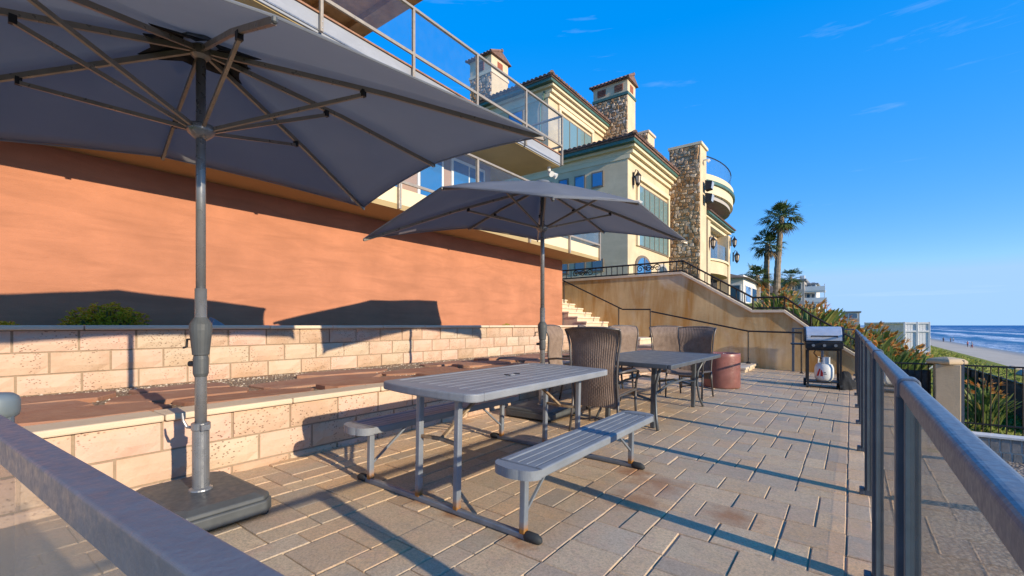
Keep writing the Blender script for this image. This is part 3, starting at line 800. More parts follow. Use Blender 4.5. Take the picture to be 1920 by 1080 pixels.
window_y(20.4, -15.4, -14.4, 11.6, 13.0, 'blue_glass'); window_y(20.4, -17.4, -16.2, 11.6, 13.0, 'blue_glass')
MB().tube([(-13.0, 20.30, 13.55), (-13.05, 20.32, 13.2), (-13.25, 20.33, 12.8), (-13.25, 20.33, 10.0)], .045, 6).build('downpipe', 'green_gutter', M_)
def arch(ya, yb, z0, z1, gm, fr):
    c, r = (ya + yb)/2, (yb - ya)/2
    pts = [(ya, z0), (yb, z0)] + [(c + r*math.cos(t*math.pi/10), z1 - r*.55 + r*.55*math.sin(t*math.pi/10)) for t in range(11)]
    d = MB().prism(pts, lambda u, v, t: (t, u, v), -8.235, -8.17).build('arched_door', fr, M_)
    pts2 = [(c + (u - c)*.86, z0 + (v - z0)*.95) for u, v in pts]
    MB().prism(pts2, lambda u, v, t: (t, u, v), -8.168, -8.155).build('pane', gm, d)
    MB().box(-8.153, -8.13, c - .03, c + .03, z0, z1 - .1).build('mullion', fr, d)
arch(20.85, 22.95, 2.2, 4.62, 'blue_glass', 'window_frame'); arch(23.95, 25.6, 2.2, 4.5, 'window_glass', 'far_grey')
# stone faces: many small field stones
def stones(part, faces, seed, sz=.235):
    r = random.Random(seed); m = MB()
    for (o, u, v, w, h, nrm) in faces:
        o, u, v, nrm = Vector(o), Vector(u), Vector(v), Vector(nrm)
        nj = max(1, int(h / (sz * .8)))
        for j in range(nj):
            x = -r.uniform(0, sz)
            while x < w:
                ww = sz * r.uniform(.6, 1.5); a, b = max(0, x), min(w, x + ww - .03)
                if b - a > .06:
                    z0, z1 = h*j/nj + r.uniform(-.06, .07), h*(j+1)/nj - .02 + r.uniform(-.06, .08)
                    cx, cz = (a+b)/2, (z0+z1)/2; n = 7; ring = []; t = r.uniform(.03, .075)
                    for i in range(n):
                        an = 2*math.pi*(i + r.uniform(-.3, .3))/n; ca, sa = math.cos(an), math.sin(an); q = max(abs(ca), abs(sa)) ** .7
                        jr = r.uniform(.78, 1.12); ring.append((min(w, max(0, cx + jr*ca/q*(b-a)*.54)), min(h, max(0, cz + jr*sa/q*(z1-z0)*.6))))
                    vs = [o + u*p + v*q for p, q in ring] + [o + u*(cx+(p-cx)*.72) + v*(cz+(q-cz)*.72) + nrm*t for p, q in ring]
                    m.add(vs, [tuple(range(n, 2*n))] + [(i, (i+1) % n, n+(i+1) % n, n+i) for i in range(n)])
                x += ww
    ob = m.build('field_stones', 'house_stone', part, fix=False); ob['kind'] = 'stuff'
def stone_block(name, x0, x1, y0, y1, z0, z1, seed, side=False):
    p = hb(name, 'stone_mortar' if side else 'cream_stucco', x0, x1, y0, y1, z0, z1)
    MB().box(x0 + .01, x1 - .01, y0 - .02, y0 - .003, z0, z1 - .02).build('mortar_bed', 'stone_mortar', p)
    f = [((x0, y0 - .02, z0), (1,0,0), (0,0,1), x1 - x0, z1 - z0, (0,-1,0))]
    if side: f.append(((x1, y0, z0), (0,1,0), (0,0,1), y1 - y0, z1 - z0, (1,0,0)))
    stones(p, f, seed)
    return p
p = stone_block('stone_pillar', -8.24, -6.57, 26.0, 27.3, 1.5, 11.05, 11)
hb('pillar_cap', 'cream_trim', -8.30, -6.48, 25.93, 27.35, 11.06, 11.2)
def chimney(x0, x1, y0, y1, zb, zs, zt, seed):
    p = stone_block('chimney', x0, x1, y0, y1, zb, zs, seed)
    MB().box(x0 - .05, x1 + .05, y0 - .09, y1 + .05, zs + .002, zs + .17).build('chimney_band', 'green_gutter' if seed == 13 else 'cream_trim', p)
    MB().box(x0, x1, y0 - .03, y1, zs + .172, zt).build('chimney_head', 'cream_stucco', p)
    n = 2 if x1 - x0 > 1.9 else 1
    for i in range(n):
        c = lerp(x0, x1, (i + .5)/n); hw = .28
        MB().box(c - hw, c + hw, y0 - .05, y0 - .032, zs + .32, zt - .2).build('vent', 'red_brick', p)
        for q in range(4):
            MB().box(c - hw, c + hw, y0 - .075, y0 - .052, zs + .34 + q * (zt - zs - .55)/4, zs + .34 + (q + .45) * (zt - zs - .55)/4).build('vent_bar', 'roof_tile', p)
    c = (y0 + y1)/2
    MB().box(x1 + .002, x1 + .02, c - .25, c + .25, zs + .32, zt - .2).build('vent', 'red_brick', p)
    # little tiled gable roof
    m = MB(); rz = zt + .45
    m.add([(x0 - .15, y0 - .2, zt), (x1 + .15, y0 - .2, zt), (x1 + .15, c, rz), (x0 - .15, c, rz), (x0 - .15, y1 + .2, zt), (x1 + .15, y1 + .2, zt)], [(0,1,2,3), (3,2,5,4), (1,5,2), (0,3,4), (0,4,5,1)])
    nn = int((x1 - x0 + .3)/.24)
    for i in range(nn + 1):
        x = x0 - .12 + i*(x1 - x0 + .24)/nn
        m.tube([(x, y0 - .26, zt + .03), (x, c, rz + .05)], .085, 7)
    m.tube([(x0 - .2, c, rz + .06), (x1 + .2, c, rz + .06)], .1, 8)
    m.build('chimney_roof', 'roof_tile', p)
chimney(-18.84, -17.14, 21.0, 22.6, 13, 16.25, 17.35, 12)
chimney(-13.44, -11.11, 26.96, 28.2, 9, 15.55, 16.5, 13)
stone_block('chimney_shoulder', -11.10, -9.83, 26.98, 28.1, 9, 12.85, 14)
hb('shoulder_cap', 'coping', -11.08, -9.75, 26.9, 28.15, 12.852, 12.98)
hb('roof_terrace_wall', 'far_grey', -11, -8.26, 27.6, 30.5, 9, 10.75)
# round balcony on the roof terrace
def disc(cx, cy, rx, ry, z0, z1, name, mat, a0=-110, a1=110, n=28, **kw):
    pts = [(cx, cy + ry*math.sin(rad(a0)))] + [(cx + rx*math.cos(rad(lerp(a0, a1, i/n))), cy + ry*math.sin(rad(lerp(a0, a1, i/n)))) for i in range(n+1)] + [(cx, cy + ry*math.sin(rad(a1)))]
    return MB().prism(pts, lambda u, v, t: (u, v, t), z0, z1).build(name, mat, M_, **kw)
cx, cy = -8.3, 31.6
disc(cx, cy, 1.95, 4.4, 8.75, 9.0, 'balcony_soffit', 'far_grey', -88, 100)
disc(cx, cy, 2.12, 4.6, 9.002, 9.55, 'balcony_band', 'cream_trim', -88, 100)
disc(cx, cy, 2.25, 4.75, 9.552, 9.74, 'balcony_gutter', 'green_gutter', -88, 100)
disc(cx, cy, 2.16, 4.65, 9.742, 10.1, 'balcony_cornice', 'cream_trim', -88, 100)
arc = [(cx + 2.0*math.cos(rad(a)), cy + 4.45*math.sin(rad(a))) for a in range(-80, 101, 10)]
MB().tube([(x, y, 11.2) for x, y in arc], .035, 6).build('balcony_rail', 'iron', M_)
for (a, b), (c, d) in zip(arc[:-1], arc[1:]):
    MB().add([(a, b, 10.11), (c, d, 10.11), (c, d, 11.17), (a, b, 11.17)], [(0,1,2,3)]).build('balcony_pane', 'balcony_glass', M_, solid=.012)
# seaward wing beyond the stone pillar
hb('wing_wall', 'cream_stucco', -16, -7.25, 27.31, 33.6, 1.5, 7.2)
hb('wing_column', 'cream_stucco', -7.24, -6.5, 27.35, 27.95, 1.5, 7.2); hb('wing_column', 'cream_stucco', -7.24, -6.55, 33.0, 33.6, 1.5, 7.2)
for o, z0, z1, mt in ((.30, 7.2, 7.42, 'cream_trim'), (.5, 7.422, 7.56, 'cream_trim'), (.68, 7.562, 7.70, 'green_gutter')):
    hb('gutter' if mt == 'green_gutter' else 'cornice', mt, -16, -7.1 + o, 27.3, 33.7 + o, z0, z1)
MB().add([(-6.35, 27.3, 7.72), (-6.35, 34.5, 7.72), (-10.5, 32, 9.2), (-10.5, 27.3, 9.2)], [(0,1,2,3)]).build('roof', 'roof_tile', M_, solid=.08)
w = hb('window', 'window_frame', -7.248, -7.18, 28.2, 32.8, 4.9, 6.9)
for i in range(5):
    a = lerp(28.3, 32.7, i/5); MB().box(-7.178, -7.16, a + .05, a + .82, 5.0, 6.8).build('pane', 'blue_glass', w)
disc(-7.3, 30.5, 1.05, 2.75, 4.25, 5.0, 'bay_balcony', 'cream_stucco', -90, 90); disc(-7.3, 30.5, 1.15, 2.85, 5.002, 5.12, 'bay_ledge', 'cream_trim', -90, 90)
arc = [(-7.3 + 1.0*math.cos(rad(a)), 30.5 + 2.65*math.sin(rad(a))) for a in range(-90, 91, 12)]
for (a, b), (c, d) in zip(arc[:-1], arc[1:]):
    MB().add([(a, b, 5.13), (c, d, 5.13), (c, d, 6.05), (a, b, 6.05)], [(0,1,2,3)]).build('balcony_pane', 'balcony_glass', M_, solid=.012)
hb('porch_shade_panel', 'porch_shade', -7.245, -7.22, 28.1, 32.9, 2.0, 4.2)  # flat panel on the solid wall, porch shade painted in as near-black colour
stones(hb('porch_wall', 'stone_mortar', -7.215, -7.0, 28.0, 32.9, 1.5, 3.2), [((-7.0, 28.0, 1.5), (0,1,0), (0,0,1), 4.9, 1.7, (1,0,0))], 17)
# lanterns
def lantern(x, y, z, s, label, dx=1, dy=0):
    t = thing('wall_lantern', label, 'lantern', (x, y, z), group='iron wall lanterns on the mansion')
    ox, oy = x + .30*s*dx, y + .30*s*dy
    MB().tube([(x, y, z + .25*s), (x + .16*s*dx, y + .16*s*dy, z + .62*s), (ox, oy, z + .5*s)], .03*s, 6).build('bracket', 'iron', t)
    MB().box(x - .03, x + .03, y - .09*s, y + .09*s, z - .35*s, z + .45*s).build('back_plate', 'iron', t)
    MB().lathe([(.05*s, -.36*s), (.13*s, -.30*s), (.19*s, .12*s), (.16*s, .16*s)], 6, (ox, oy, z)).build('glass', 'lantern_glass', t)
    MB().lathe([(.24*s, .16*s), (.20*s, .22*s), (.08*s, .38*s), (.03*s, .5*s)], 6, (ox, oy, z)).build('cap', 'iron', t)
    m = MB()
    for i in range(6):
        a = math.pi*i/3; m.tube([(ox + .14*s*math.cos(a), oy + .14*s*math.sin(a), z - .31*s), (ox + .205*s*math.cos(a), oy + .205*s*math.sin(a), z + .15*s)], .022*s, 5)
    m.lathe([(.02*s, -.55*s), (.08*s, -.44*s), (.15*s, -.36*s), (.15*s, -.29*s)], 6, (ox, oy, z))
    m.build('cage', 'iron', t)
lantern(-8.2, 20.6, 8.05, .72, 'iron wall lantern beside the tall window at the near corner of the mansion')
lantern(-6.5, 27.65, 5.9, .72, 'iron wall lantern on the column just right of the stone pillar')
lantern(-6.45, 33.3, 6.75, .72, 'upper of the two iron lanterns at the far end of the glass bay balcony')
lantern(-6.35, 33.5, 5.75, .76, 'lower of the two iron lanterns at the far end of the glass bay balcony')
def camera_light(x, y, z, label):
    t = thing('floodlight', label, 'light', (x, y, z))
    MB().tube([(x - .12, y, z), (x + .05, y, z)], .05, 8).build('mount', 'white_paint', t)
    for q in (-.07, .07): MB().tube([(x + .04, y + q*.4, z), (x + .12, y + q, z - .05), (x + .20, y + q*1.6, z - .11)], [.03, .06, .085], 10).build('lamp_head', 'white_paint', t)
camera_light(-8.1, 20.75, 7.05, 'white floodlight just below the iron lantern at the mansion corner')
camera_light(-6.45, 26.6, 10.35, 'white floodlight high on the side of the stone pillar')
for z, l in ((8.9, 'upper'), (8.2, 'lower')):
    t = thing('loudspeaker', l + ' of two dark loudspeakers under the round roof balcony', 'speaker', (-6.4, 27.0, z))
    MB().prism([(0, -.25), (.3, -.2), (.36, .2), (0, .3)], lambda u, v, q: (-6.45 + u, q, z + v), 26.5, 26.95).build('cabinet', 'black_metal', t)
    MB().prism([(.306, -.18), (.325, -.18), (.385, .18), (.366, .18)], lambda u, v, q: (-6.45 + u, q, z + v), 26.52, 26.93).build('grille', 'chrome', t)
# ------------------------------------------------------------------ glass fence along the sea edge, and across the near end
RX, RT = .0985, 1.06
def rail_profile(w, h, k_=.62):
    pts = [(-w/2, -h), (w/2, -h)]
    r = min(w/2, h) * k_
    for i in range(6): a = rad(90*i/5); pts.append((w/2 - r + r*math.cos(a), -r + r*math.sin(a)))
    for i in range(6): a = rad(90 + 90*i/5); pts.append((-w/2 + r + r*math.cos(a), -r + r*math.sin(a)))
    return pts
F1 = thing('glass_fence', 'grey metal fence with glass panels along the sea side of the patio', 'fence', (RX, 6, 0))
py = [-.05, 1.30, 2.65, 4.03, 5.40, 6.85, 8.2, 9.6, 11.0, 12.2, 13.28]
zt = lambda y: RT + .028 * max(0, y) / 13.28
for a, b in zip(py[:-1], py[1:]):
    m = MB(); pr = rail_profile(.030, .030)
    n = len(pr)
    vs = [(RX + u, a - .0 , zt(a) + v) for u, v in pr] + [(RX + u, b, zt(b) + v) for u, v in pr]
    m.add(vs, [tuple(range(n))[::-1], tuple(range(n, 2*n))] + [(i, (i+1) % n, n+(i+1) % n, n+i) for i in range(n)])
    m.build('top_rail', 'rail_paint', F1)
    MB().box(RX + .0, RX + .008, a + .045, b - .045, .07, zt(a) - .032).build('glass_pane', 'fence_glass', F1)
    for y0_, y1_ in ((a + .023, a + .050), (b - .050, b - .023)):
        MB().box(RX - .008, RX + .016, y0_, y1_, .04, zt(a) - .031).build('glass_channel', 'channel_paint', F1, bevel=.002)
for y in py:
    p = MB().box(RX - .021, RX + .021, y - .021, y + .021, -.5, zt(y) - .006).build('post', 'post_paint', F1, bevel=.004)
    m = MB(); q = rail_profile(.040, .042); n = len(q)
    m.add([(RX + u, y - .026, zt(y) + .005 + v) for u, v in q] + [(RX + u, y + .026, zt(y) + .005 + v) for u, v in q], [tuple(range(n))[::-1], tuple(range(n, 2*n))] + [(i, (i+1) % n, n+(i+1) % n, n+i) for i in range(n)])
    m.build('collar', 'rail_paint', p, bevel=.003)
    MB().box(RX - .05, RX - .0215, y - .03, y + .03, .0, .045).build('bracket', 'post_paint', p, bevel=.004)
LY = .0775
F2 = thing('glass_fence', 'near metal rail with glass below crossing the bottom left corner', 'fence', (-1, LY, 0))
pr = rail_profile(.027, .027, .2); n = len(pr)
ly = lambda x: .0945 + .043*(x + .3)
for xa, xb in ((.085, -1.03), (-1.032, -2.4)):
    m = MB(); m.add([(xa, ly(xa) + u, RT + v) for u, v in pr] + [(xb, ly(xb) + u, RT + v) for u, v in pr], [tuple(range(n))[::-1], tuple(range(n, 2*n))] + [(i, (i+1) % n, n+(i+1) % n, n+i) for i in range(n)])
    m.build('top_rail', 'rail_paint', F2)
for x in (-1.03, -2.3):
    p = MB().box(x - .020, x + .020, ly(x) + .0, ly(x) + .040, -.1, 1.06).build('post', 'post_paint', F2, bevel=.005)
    MB().lathe([(.022, 1.040), (.0265, 1.044), (.028, 1.050), (.028, 1.066), (.026, 1.072), (.020, 1.077), (.006, 1.079)], 32, (x, ly(x) + .02, 0)).build('post_cap', 'channel_paint', p, True)
for a, b in ((-1.0, .05), (-2.28, -1.06)):
    MB().prism([(a, ly(a) - .004), (b, ly(b) - .004), (b, ly(b) + .004), (a, ly(a) + .004)], lambda u, v, t: (u, v, t), .16, RT - .032).build('glass_pane', 'fence_glass', F2)
F3 = thing('glass_fence', 'short glass fence section at the far end of the patio beside the grill', 'fence', (-.5, 13.3, 0))
for x in (-1.15, -.55):
    MB().box(x - .028, x + .028, 13.27, 13.33, -.1, 1.10).build('post', 'post_paint', F3, bevel=.004)
MB().bar((RX - .03, 13.3, 1.085), (-1.18, 13.3, 1.105), .03, .03).build('top_rail', 'post_paint', F3, bevel=.004)
MB().box(-.52, .06, 13.296, 13.304, .1, 1.07).build('glass_pane', 'fence_glass', F3)

# ------------------------------------------------------------------ parasols
def umbrella(label, loc, tips, zhub, zrun, zpeak, hx=.36, hy=.36):
    """tips: eight (x, y, z) rib ends going round, relative to the pole, z above the world floor"""
    U_ = thing('patio_umbrella', label, 'umbrella', (loc[0], loc[1], g(loc[0])), group='grey rectangular patio umbrellas')
    gz = g(loc[0]); tips = [Vector((x, y, z - gz)) for x, y, z in tips]
    zhub -= gz; zrun -= gz; zpeak -= gz
    # canopy, eight gores between ribs
    m = MB(); nr = 12; ne = 6
    apex = Vector((0, 0, zpeak))
    for i in range(8):
        a, b = tips[i], tips[(i+1) % 8]
        for j in range(nr):
            pass
        def fn(u, v, a=a, b=b):
            t = .035 + .965 * v
            pa, pb = apex.lerp(a + Vector((0, 0, .022)), t), apex.lerp(b + Vector((0, 0, .022)), t)
            pa.z += .10 * t * (1 - t); pb.z += .10 * t * (1 - t)
            p = pa.lerp(pb, u); w = 4 * u * (1 - u)
            p = p + Vector((-p.x, -p.y, 0)) * (.010 * w * t * t)
            p.z += .010 * noise.noise((p.x*3.1 + loc[1], p.y*3.1, 2)) * t
            p.z -= .045 * w * t * (1.15 - t) * 1.2 - .02 * w * t * t
            return p
        m.grid(fn, ne, nr)
    me = m.mesh('canopy', 'canopy_fabric', True)
    b = bmesh.new(); b.from_mesh(me); bmesh.ops.remove_doubles(b, verts=b.verts, dist=.002); bmesh.ops.recalc_face_normals(b, faces=b.faces); b.to_mesh(me); b.free()
    can = obj('canopy', me, U_, solid=.004)
    # hem along the edge
    m = MB()
    for i in range(8):
        a, bq = tips[i], tips[(i+1) % 8]; pts = []
        for q in range(9):
            u = q/8; w = 4*u*(1-u); p = (a + Vector((0,0,.02))).lerp(bq + Vector((0,0,.02)), u); p += Vector((-p.x, -p.y, 0))*.010*w; p.z += .011*w - .004
            pts.append(p)
        m.tube(pts, .006, 5)
    m.build('hem', 'canopy_fabric', can, world=False)
    # vent cap above and hanging dark lining round the hub
    m = MB(); rr = random.Random(len(label))
    for i in range(8):
        a, bq = tips[i], tips[(i+1) % 8]
        def fn3(u, v):
            p = apex.lerp(a.lerp(bq, u), .05 + .11 * v * (1 - .25*4*u*(1-u))); p.z -= .015 + .012*v + .035 * rr.random() * v * (0 < u < 1); return p
        m.grid(fn3, 4, 3)
    m.build('vent_lining', 'black_cloth', U_, True, solid=.003, world=False)
    MB().lathe([(.10, zpeak - .035), (.09, zpeak - .005), (.05, zpeak + .008), (.01, zpeak + .012)], 14).build('top_cap', 'canopy_fabric', U_, True, world=False)
    hub = Vector((0, 0, zhub)); run = Vector((0, 0, zrun))
    rm = {}
    for i, t in enumerate(tips):
        d = (t - hub); fl = Vector((d.x, d.y, 0)).normalized()
        p0 = hub + fl * .045
        pm = p0.lerp(t, .5) + Vector((0, 0, .022))
        rb = MB(); rb.bar(p0, pm, .018, .030); rb.bar(pm, t, .018, .030)
        r_ = rb.build('rib', 'bronze_metal', U_, world=False)
        k_ = .43 if Vector((t.x, t.y)).length > 1.5 else .60
        at = p0.lerp(t, k_) + Vector((0, 0, .0))
        st = MB(); st.bar(run + fl * .055 + Vector((0, 0, .01)), at - Vector((0, 0, .018)), .017, .022)
        s_ = st.build('strut', 'bronze_metal', U_, world=False)
        MB().box(at.x - .014, at.x + .014, at.y - .014, at.y + .014, at.z - .03, at.z + .012).build('hinge', 'black_metal', s_, world=False)
        MB().lathe([(.006, -.012), (.012, -.006), (.012, .012), (.005, .018)], 8, tuple(t)).build('rib_tip', 'base_plastic', r_, world=False)
    # mast
    zb = .13
    MB().tube([(0, 0, 1.30), (0, 0, zhub + .02)], .0255, 20).build('upper_pole', 'pole_metal', U_, True, world=False)
    MB().tube([(0, 0, .40), (0, 0, 1.32)], .031, 20).build('lower_pole', 'pole_metal', U_, True, world=False)
    MB().lathe([(.03, zrun - .05), (.068, zrun - .015), (.074, zrun + .01), (.070, zrun + .03), (.035, zrun + .045)], 20).build('runner', 'pole_metal', U_, True, world=False)
    MB().lathe([(.03, zhub - .05), (.052, zhub - .03), (.055, zhub + .02), (.03, zhub + .04)], 16).build('hub', 'bronze_metal', U_, world=False)
    MB().lathe([(.033, .80), (.040, .82), (.040, .905), (.036, .925), (.043, .93), (.058, 1.075), (.058, 1.11), (.045, 1.13), (.033, 1.15)], 20).build('crank_housing', 'base_plastic', U_, world=False)
    ck = MB(); ck.tube([(-.05, -.03, 1.02), (-.075, -.045, 1.02), (-.078, -.047, .975), (-.095, -.057, .97)], .007, 7); ck.build('crank_handle', 'black_metal', U_, world=False)
    MB().tube([(-.036, -.02, .875), (-.065, -.035, .875)], .017, 10).build('knob', 'black_metal', U_, world=False)
    MB().lathe([(.064, zb - .004), (.060, zb + .012), (.044, zb + .02), (.044, .515), (.041, .52)], 22).build('sleeve', 'pole_metal', U_, world=False)
    cl = MB(); cl.lathe([(.044, .485), (.050, .49), (.050, .525), (.044, .53)], 18); cl.box(.03, .075, -.022, .022, .492, .523); cl.build('clamp', 'pole_metal', U_, world=False)
    MB().tube([(-.03, -.03, .50), (-.055, -.052, .503), (-.07, -.066, .54), (-.074, -.07, .585)], [.010, .010, .008, .006], 8).build('clamp_lever', 'pole_metal', U_, world=False)
    # weighted base
    c = .055
    o8 = [(-hx + c, -hy), (hx - c, -hy), (hx, -hy + c), (hx, hy - c), (hx - c, hy), (-hx + c, hy), (-hx, hy - c), (-hx, -hy + c)]
    bm_ = MB(); bm_.prism(o8, lambda u, v, t: (u, v, t), .022, .095)
    ba = bm_.build('base', 'base_plastic', U_, bevel=.012, seg=3, world=False)
    tp_ = MB(); k2 = [(u * .955, v * .955) for u, v in o8]; n = 8
    tp_.add([(u * .97, v * .97, .095) for u, v in o8] + [(u, v, .118) for u, v in k2] + [(u * .85, v * .85, .134) for u, v in k2],
            [(i, (i+1) % n, n+(i+1) % n, n+i) for i in range(n)] + [(n+i, n+(i+1) % n, 2*n+(i+1) % n, 2*n+i) for i in range(n)] + [tuple(range(2*n, 3*n)), tuple(range(n))[::-1]])
    tp_.build('base_lid', 'base_plastic', U_, bevel=.006, world=False)
    for sx in (-1, 1):
        for sy in (-1, 1):
            w_ = MB(); w_.tube([(sx * (hx - .045) - .012, sy * (hy - .05), .022), (sx * (hx - .045) + .012, sy * (hy - .05), .022)], .022, 10); w_.build('caster', 'rubber', ba, world=False)
    return U_
# rib-end heights read off each canopy: corners hang lower than the mid-side ribs
def corners(a, b, r, hs):
    out = []
    for (u, v), h in zip(((-1,1),(0,1),(1,1),(1,0),(1,-1),(0,-1),(-1,-1),(-1,0)), hs):
        x, y = u*a, v*b; out.append((x*math.cos(r) - y*math.sin(r), x*math.sin(r) + y*math.cos(r), h))
    return out
u1 = umbrella('open grey umbrella nearest the camera, its ribs overhead', (-3.085, 1.06), corners(1.23, 1.686, -.13, (2.40, 2.55, 2.43, 2.41, 2.20, 2.42, 2.22, 2.48)), 2.80, 2.33, 2.885, .385, .255)
u2 = umbrella('open grey umbrella beyond the picnic table, in front of the red wall end', (-3.04, 4.71), corners(1.23, 1.686, -.018, (2.60, 2.59, 2.30, 2.47, 2.15, 2.46, 2.12, 2.52)), 2.86, 2.37, 2.95, .34, .36)
# care label sewn inside the second canopy
lb = MB(); lb.add([(-.99, -1.40, 2.135), (-.90, -1.23, 2.195), (-.93, -1.21, 2.182), (-1.02, -1.38, 2.122)], [(0,1,2,3)])
lb.build('care_label', 'white_cloth', u2, solid=.003, world=False)

# ------------------------------------------------------------------ picnic table
PT = thing('picnic_table', 'grey slatted picnic table with two attached benches on steel legs', 'picnic table', (-2.07, 2.745, g(-2.07)), (0, .025, .012))
def part(mb_, name, mat, parent=None, **kw): return mb_.build(name, mat, parent or PT, world=False, **kw)
tw, tl, tz = .80, 1.86, .76
def rounded(w, l, r, n=5):
    pts = []
    for cx_, cy_, a0 in ((w/2-r, l/2-r, 0), (-w/2+r, l/2-r, 90), (-w/2+r, -l/2+r, 180), (w/2-r, -l/2+r, 270)):
        for i in range(n+1): a = rad(a0 + 90*i/n); pts.append((cx_ + r*math.cos(a), cy_ + r*math.sin(a)))
    return pts
def slab_top(w, l, z, nslat, cx_, pre, endw=.16):
    # two moulded end pieces with a bowed outer edge, two side rails, slats between
    for s_ in (-1, 1):
        rc = .075 if w > .5 else .085; bow = .028 if w > .5 else .012
        top_ = [(cx_ - w/2 + rc - rc*math.cos(rad(9*i)), l/2 - bow - rc + rc*math.sin(rad(9*i))) for i in range(11)]
        mid_ = [(cx_ + uu*(w/2 - rc), l/2 - bow*uu*uu) for uu in (-.75, -.5, -.25, 0, .25, .5, .75)]
        pts = top_ + mid_ + [(2*cx_ - u, v) for u, v in top_[::-1]]
        poly = [(u, s_*v) for u, v in pts] + [(cx_ + w/2, s_*(l/2 - endw + .03)), (cx_ + w/2 - .052, s_*(l/2 - endw)), (cx_ - w/2 + .052, s_*(l/2 - endw)), (cx_ - w/2, s_*(l/2 - endw + .03))]
        part(MB().prism(poly, lambda u, v, t: (u, v, t), z - .05, z), 'end_piece', 'poly_lumber', bevel=.010, seg=3)
        part(MB().box(cx_ - w/2, cx_ - w/2 + .05, -l/2 + endw - .028, l/2 - endw + .028, z - .05, z) if s_ < 0 else MB().box(cx_ + w/2 - .05, cx_ + w/2, -l/2 + endw - .028, l/2 - endw + .028, z - .05, z), 'side_rail', 'poly_lumber', bevel=.010, seg=3)
    a, b = cx_ - w/2 + .054, cx_ + w/2 - .054; sw = (b - a)/nslat
    for i in range(nslat):
        part(MB().box(a + i*sw + .003, a + (i+1)*sw - .003, -l/2 + endw + .003, l/2 - endw - .003, z - .03, z - .003), 'slat', 'poly_lumber', bevel=.004)
    part(MB().box(a, b, -l/2 + endw - .01, l/2 - endw + .01, z - .042, z - .031), 'under_panel', 'base_plastic')
slab_top(tw, tl, tz, 8, 0, 'table')
for s_ in (-1, 1): slab_top(.275, 1.86, .425, 3, s_ * .668, 'bench', .12)
m = MB(); m.lathe([(.03, tz - .003), (.03, tz + .002), (.024, tz + .0035)], 16); part(m, 'umbrella_hole_cap', 'poly_lumber')
for yy in (-.06, .06): part(MB().bar((-.02, yy, tz + .001), (.03, yy + .01, tz + .001), .006, .006), 'latch', 'black_metal')
for sy in (-1, 1):
    y = sy * .762
    part(MB().bar((-.73, y, .021), (.70, y, .021), .036, .036), 'ground_bar', 'grey_paint', bevel=.008)
    for x in (-.16, .17): part(MB().bar((x, y, .03), (x, y, tz - .045), .036, .040, (0, 1, 0)), 'table_leg', 'leg_steel', bevel=.006)
    for x in (-.655, .655): part(MB().bar((x, y, .03), (x, y, .378), .036, .040, (0, 1, 0)), 'bench_leg', 'leg_steel', bevel=.006)
    for x in (-.735, .715):
        sg_ = 1 if x > 0 else -1
        q = MB(); q.tube([(x - .045*sg_, y, .024), (x - .03*sg_, y, .026), (x + .02*sg_, y, .025), (x + .045*sg_, y, .018), (x + .055*sg_, y, .014)], [.024, .027, .027, .020, .008], 10); part(q, 'foot_cap', 'rubber', smooth=True)
    for sx in (-1, 1): part(MB().bar((sx * .655, y - .03, .384), (sx * .655, y + .03, .384), .22, .02), 'bench_bracket', 'rust_steel')
    part(MB().bar((0.0, y * .96, .42), (-.16, y, .42), .02, .02), 'cross_strut', 'rust_steel'); part(MB().bar((0, y * .96, .42), (.17, y, .42), .02, .02), 'cross_strut', 'rust_steel')
    part(MB().bar((.005, y * .97, .42), (.005, y * .35, tz - .05), .022, .016), 'folding_brace', 'rust_steel')
    for sx in (-1, 1): part(MB().bar((sx * .655, y, .13), (sx * .64, y * .55, .375), .014, .014), 'bench_brace', 'leg_steel')

# ------------------------------------------------------------------ dining table and woven chairs
DT = thing('dining_table', 'dark grey rectangular metal dining table ringed by woven chairs', 'table', (-2.03, 5.78, g(-2.03)), (0, .025, .0))
def dp(mb_, name, mat, **kw): return mb_.build(name, mat, DT, world=False, **kw)
W2, L2 = 1.10, 2.2
dp(MB().prism(rounded(W2 - .08, L2 - .08, .02), lambda u, v, t: (u, v, t), .712, .733), 'tabletop', 'tabletop', bevel=.003)
for s_ in (-1, 1):
    dp(MB().box(s_*W2/2 - .04 if s_ > 0 else -W2/2, W2/2 if s_ > 0 else -W2/2 + .04, -L2/2, L2/2, .69, .738), 'rim', 'table_frame', bevel=.008)
    dp(MB().box(-W2/2 + .042, W2/2 - .042, s_*L2/2 - .04 if s_ > 0 else -L2/2, L2/2 if s_ > 0 else -L2/2 + .04, .69, .738), 'rim', 'table_frame', bevel=.008)
for sx in (-1, 1):
    for sy in (-1, 1):
        x, y = sx*.27, sy*.80
        dp(MB().bar((x, y, 0), (x, y, .69), .052, .052, (0, 1, 0)), 'leg', 'table_frame', bevel=.008)
        cur = [(x + sx*.10, y + sy*.13, .005), (x + sx*.06, y + sy*.075, .14), (x + sx*.035, y + sy*.04, .33), (x + sx*.04, y + sy*.045, .5), (x + sx*.11, y + sy*.13, .688)]
        dp(MB().tube(cur, .016, 8), 'curved_brace', 'table_frame', smooth=True)
    dp(MB().tube([(sx*.27, -.78, .36), (sx*.27, -.3, .43), (sx*.27, .3, .43), (sx*.27, .78, .36)], .015, 8), 'stretcher', 'table_frame', smooth=True)
for sy in (-1, 1): dp(MB().tube([(-.26, sy*.8, .30), (0, sy*.8, .36), (.26, sy*.8, .30)], .015, 8), 'stretcher', 'table_frame', smooth=True)

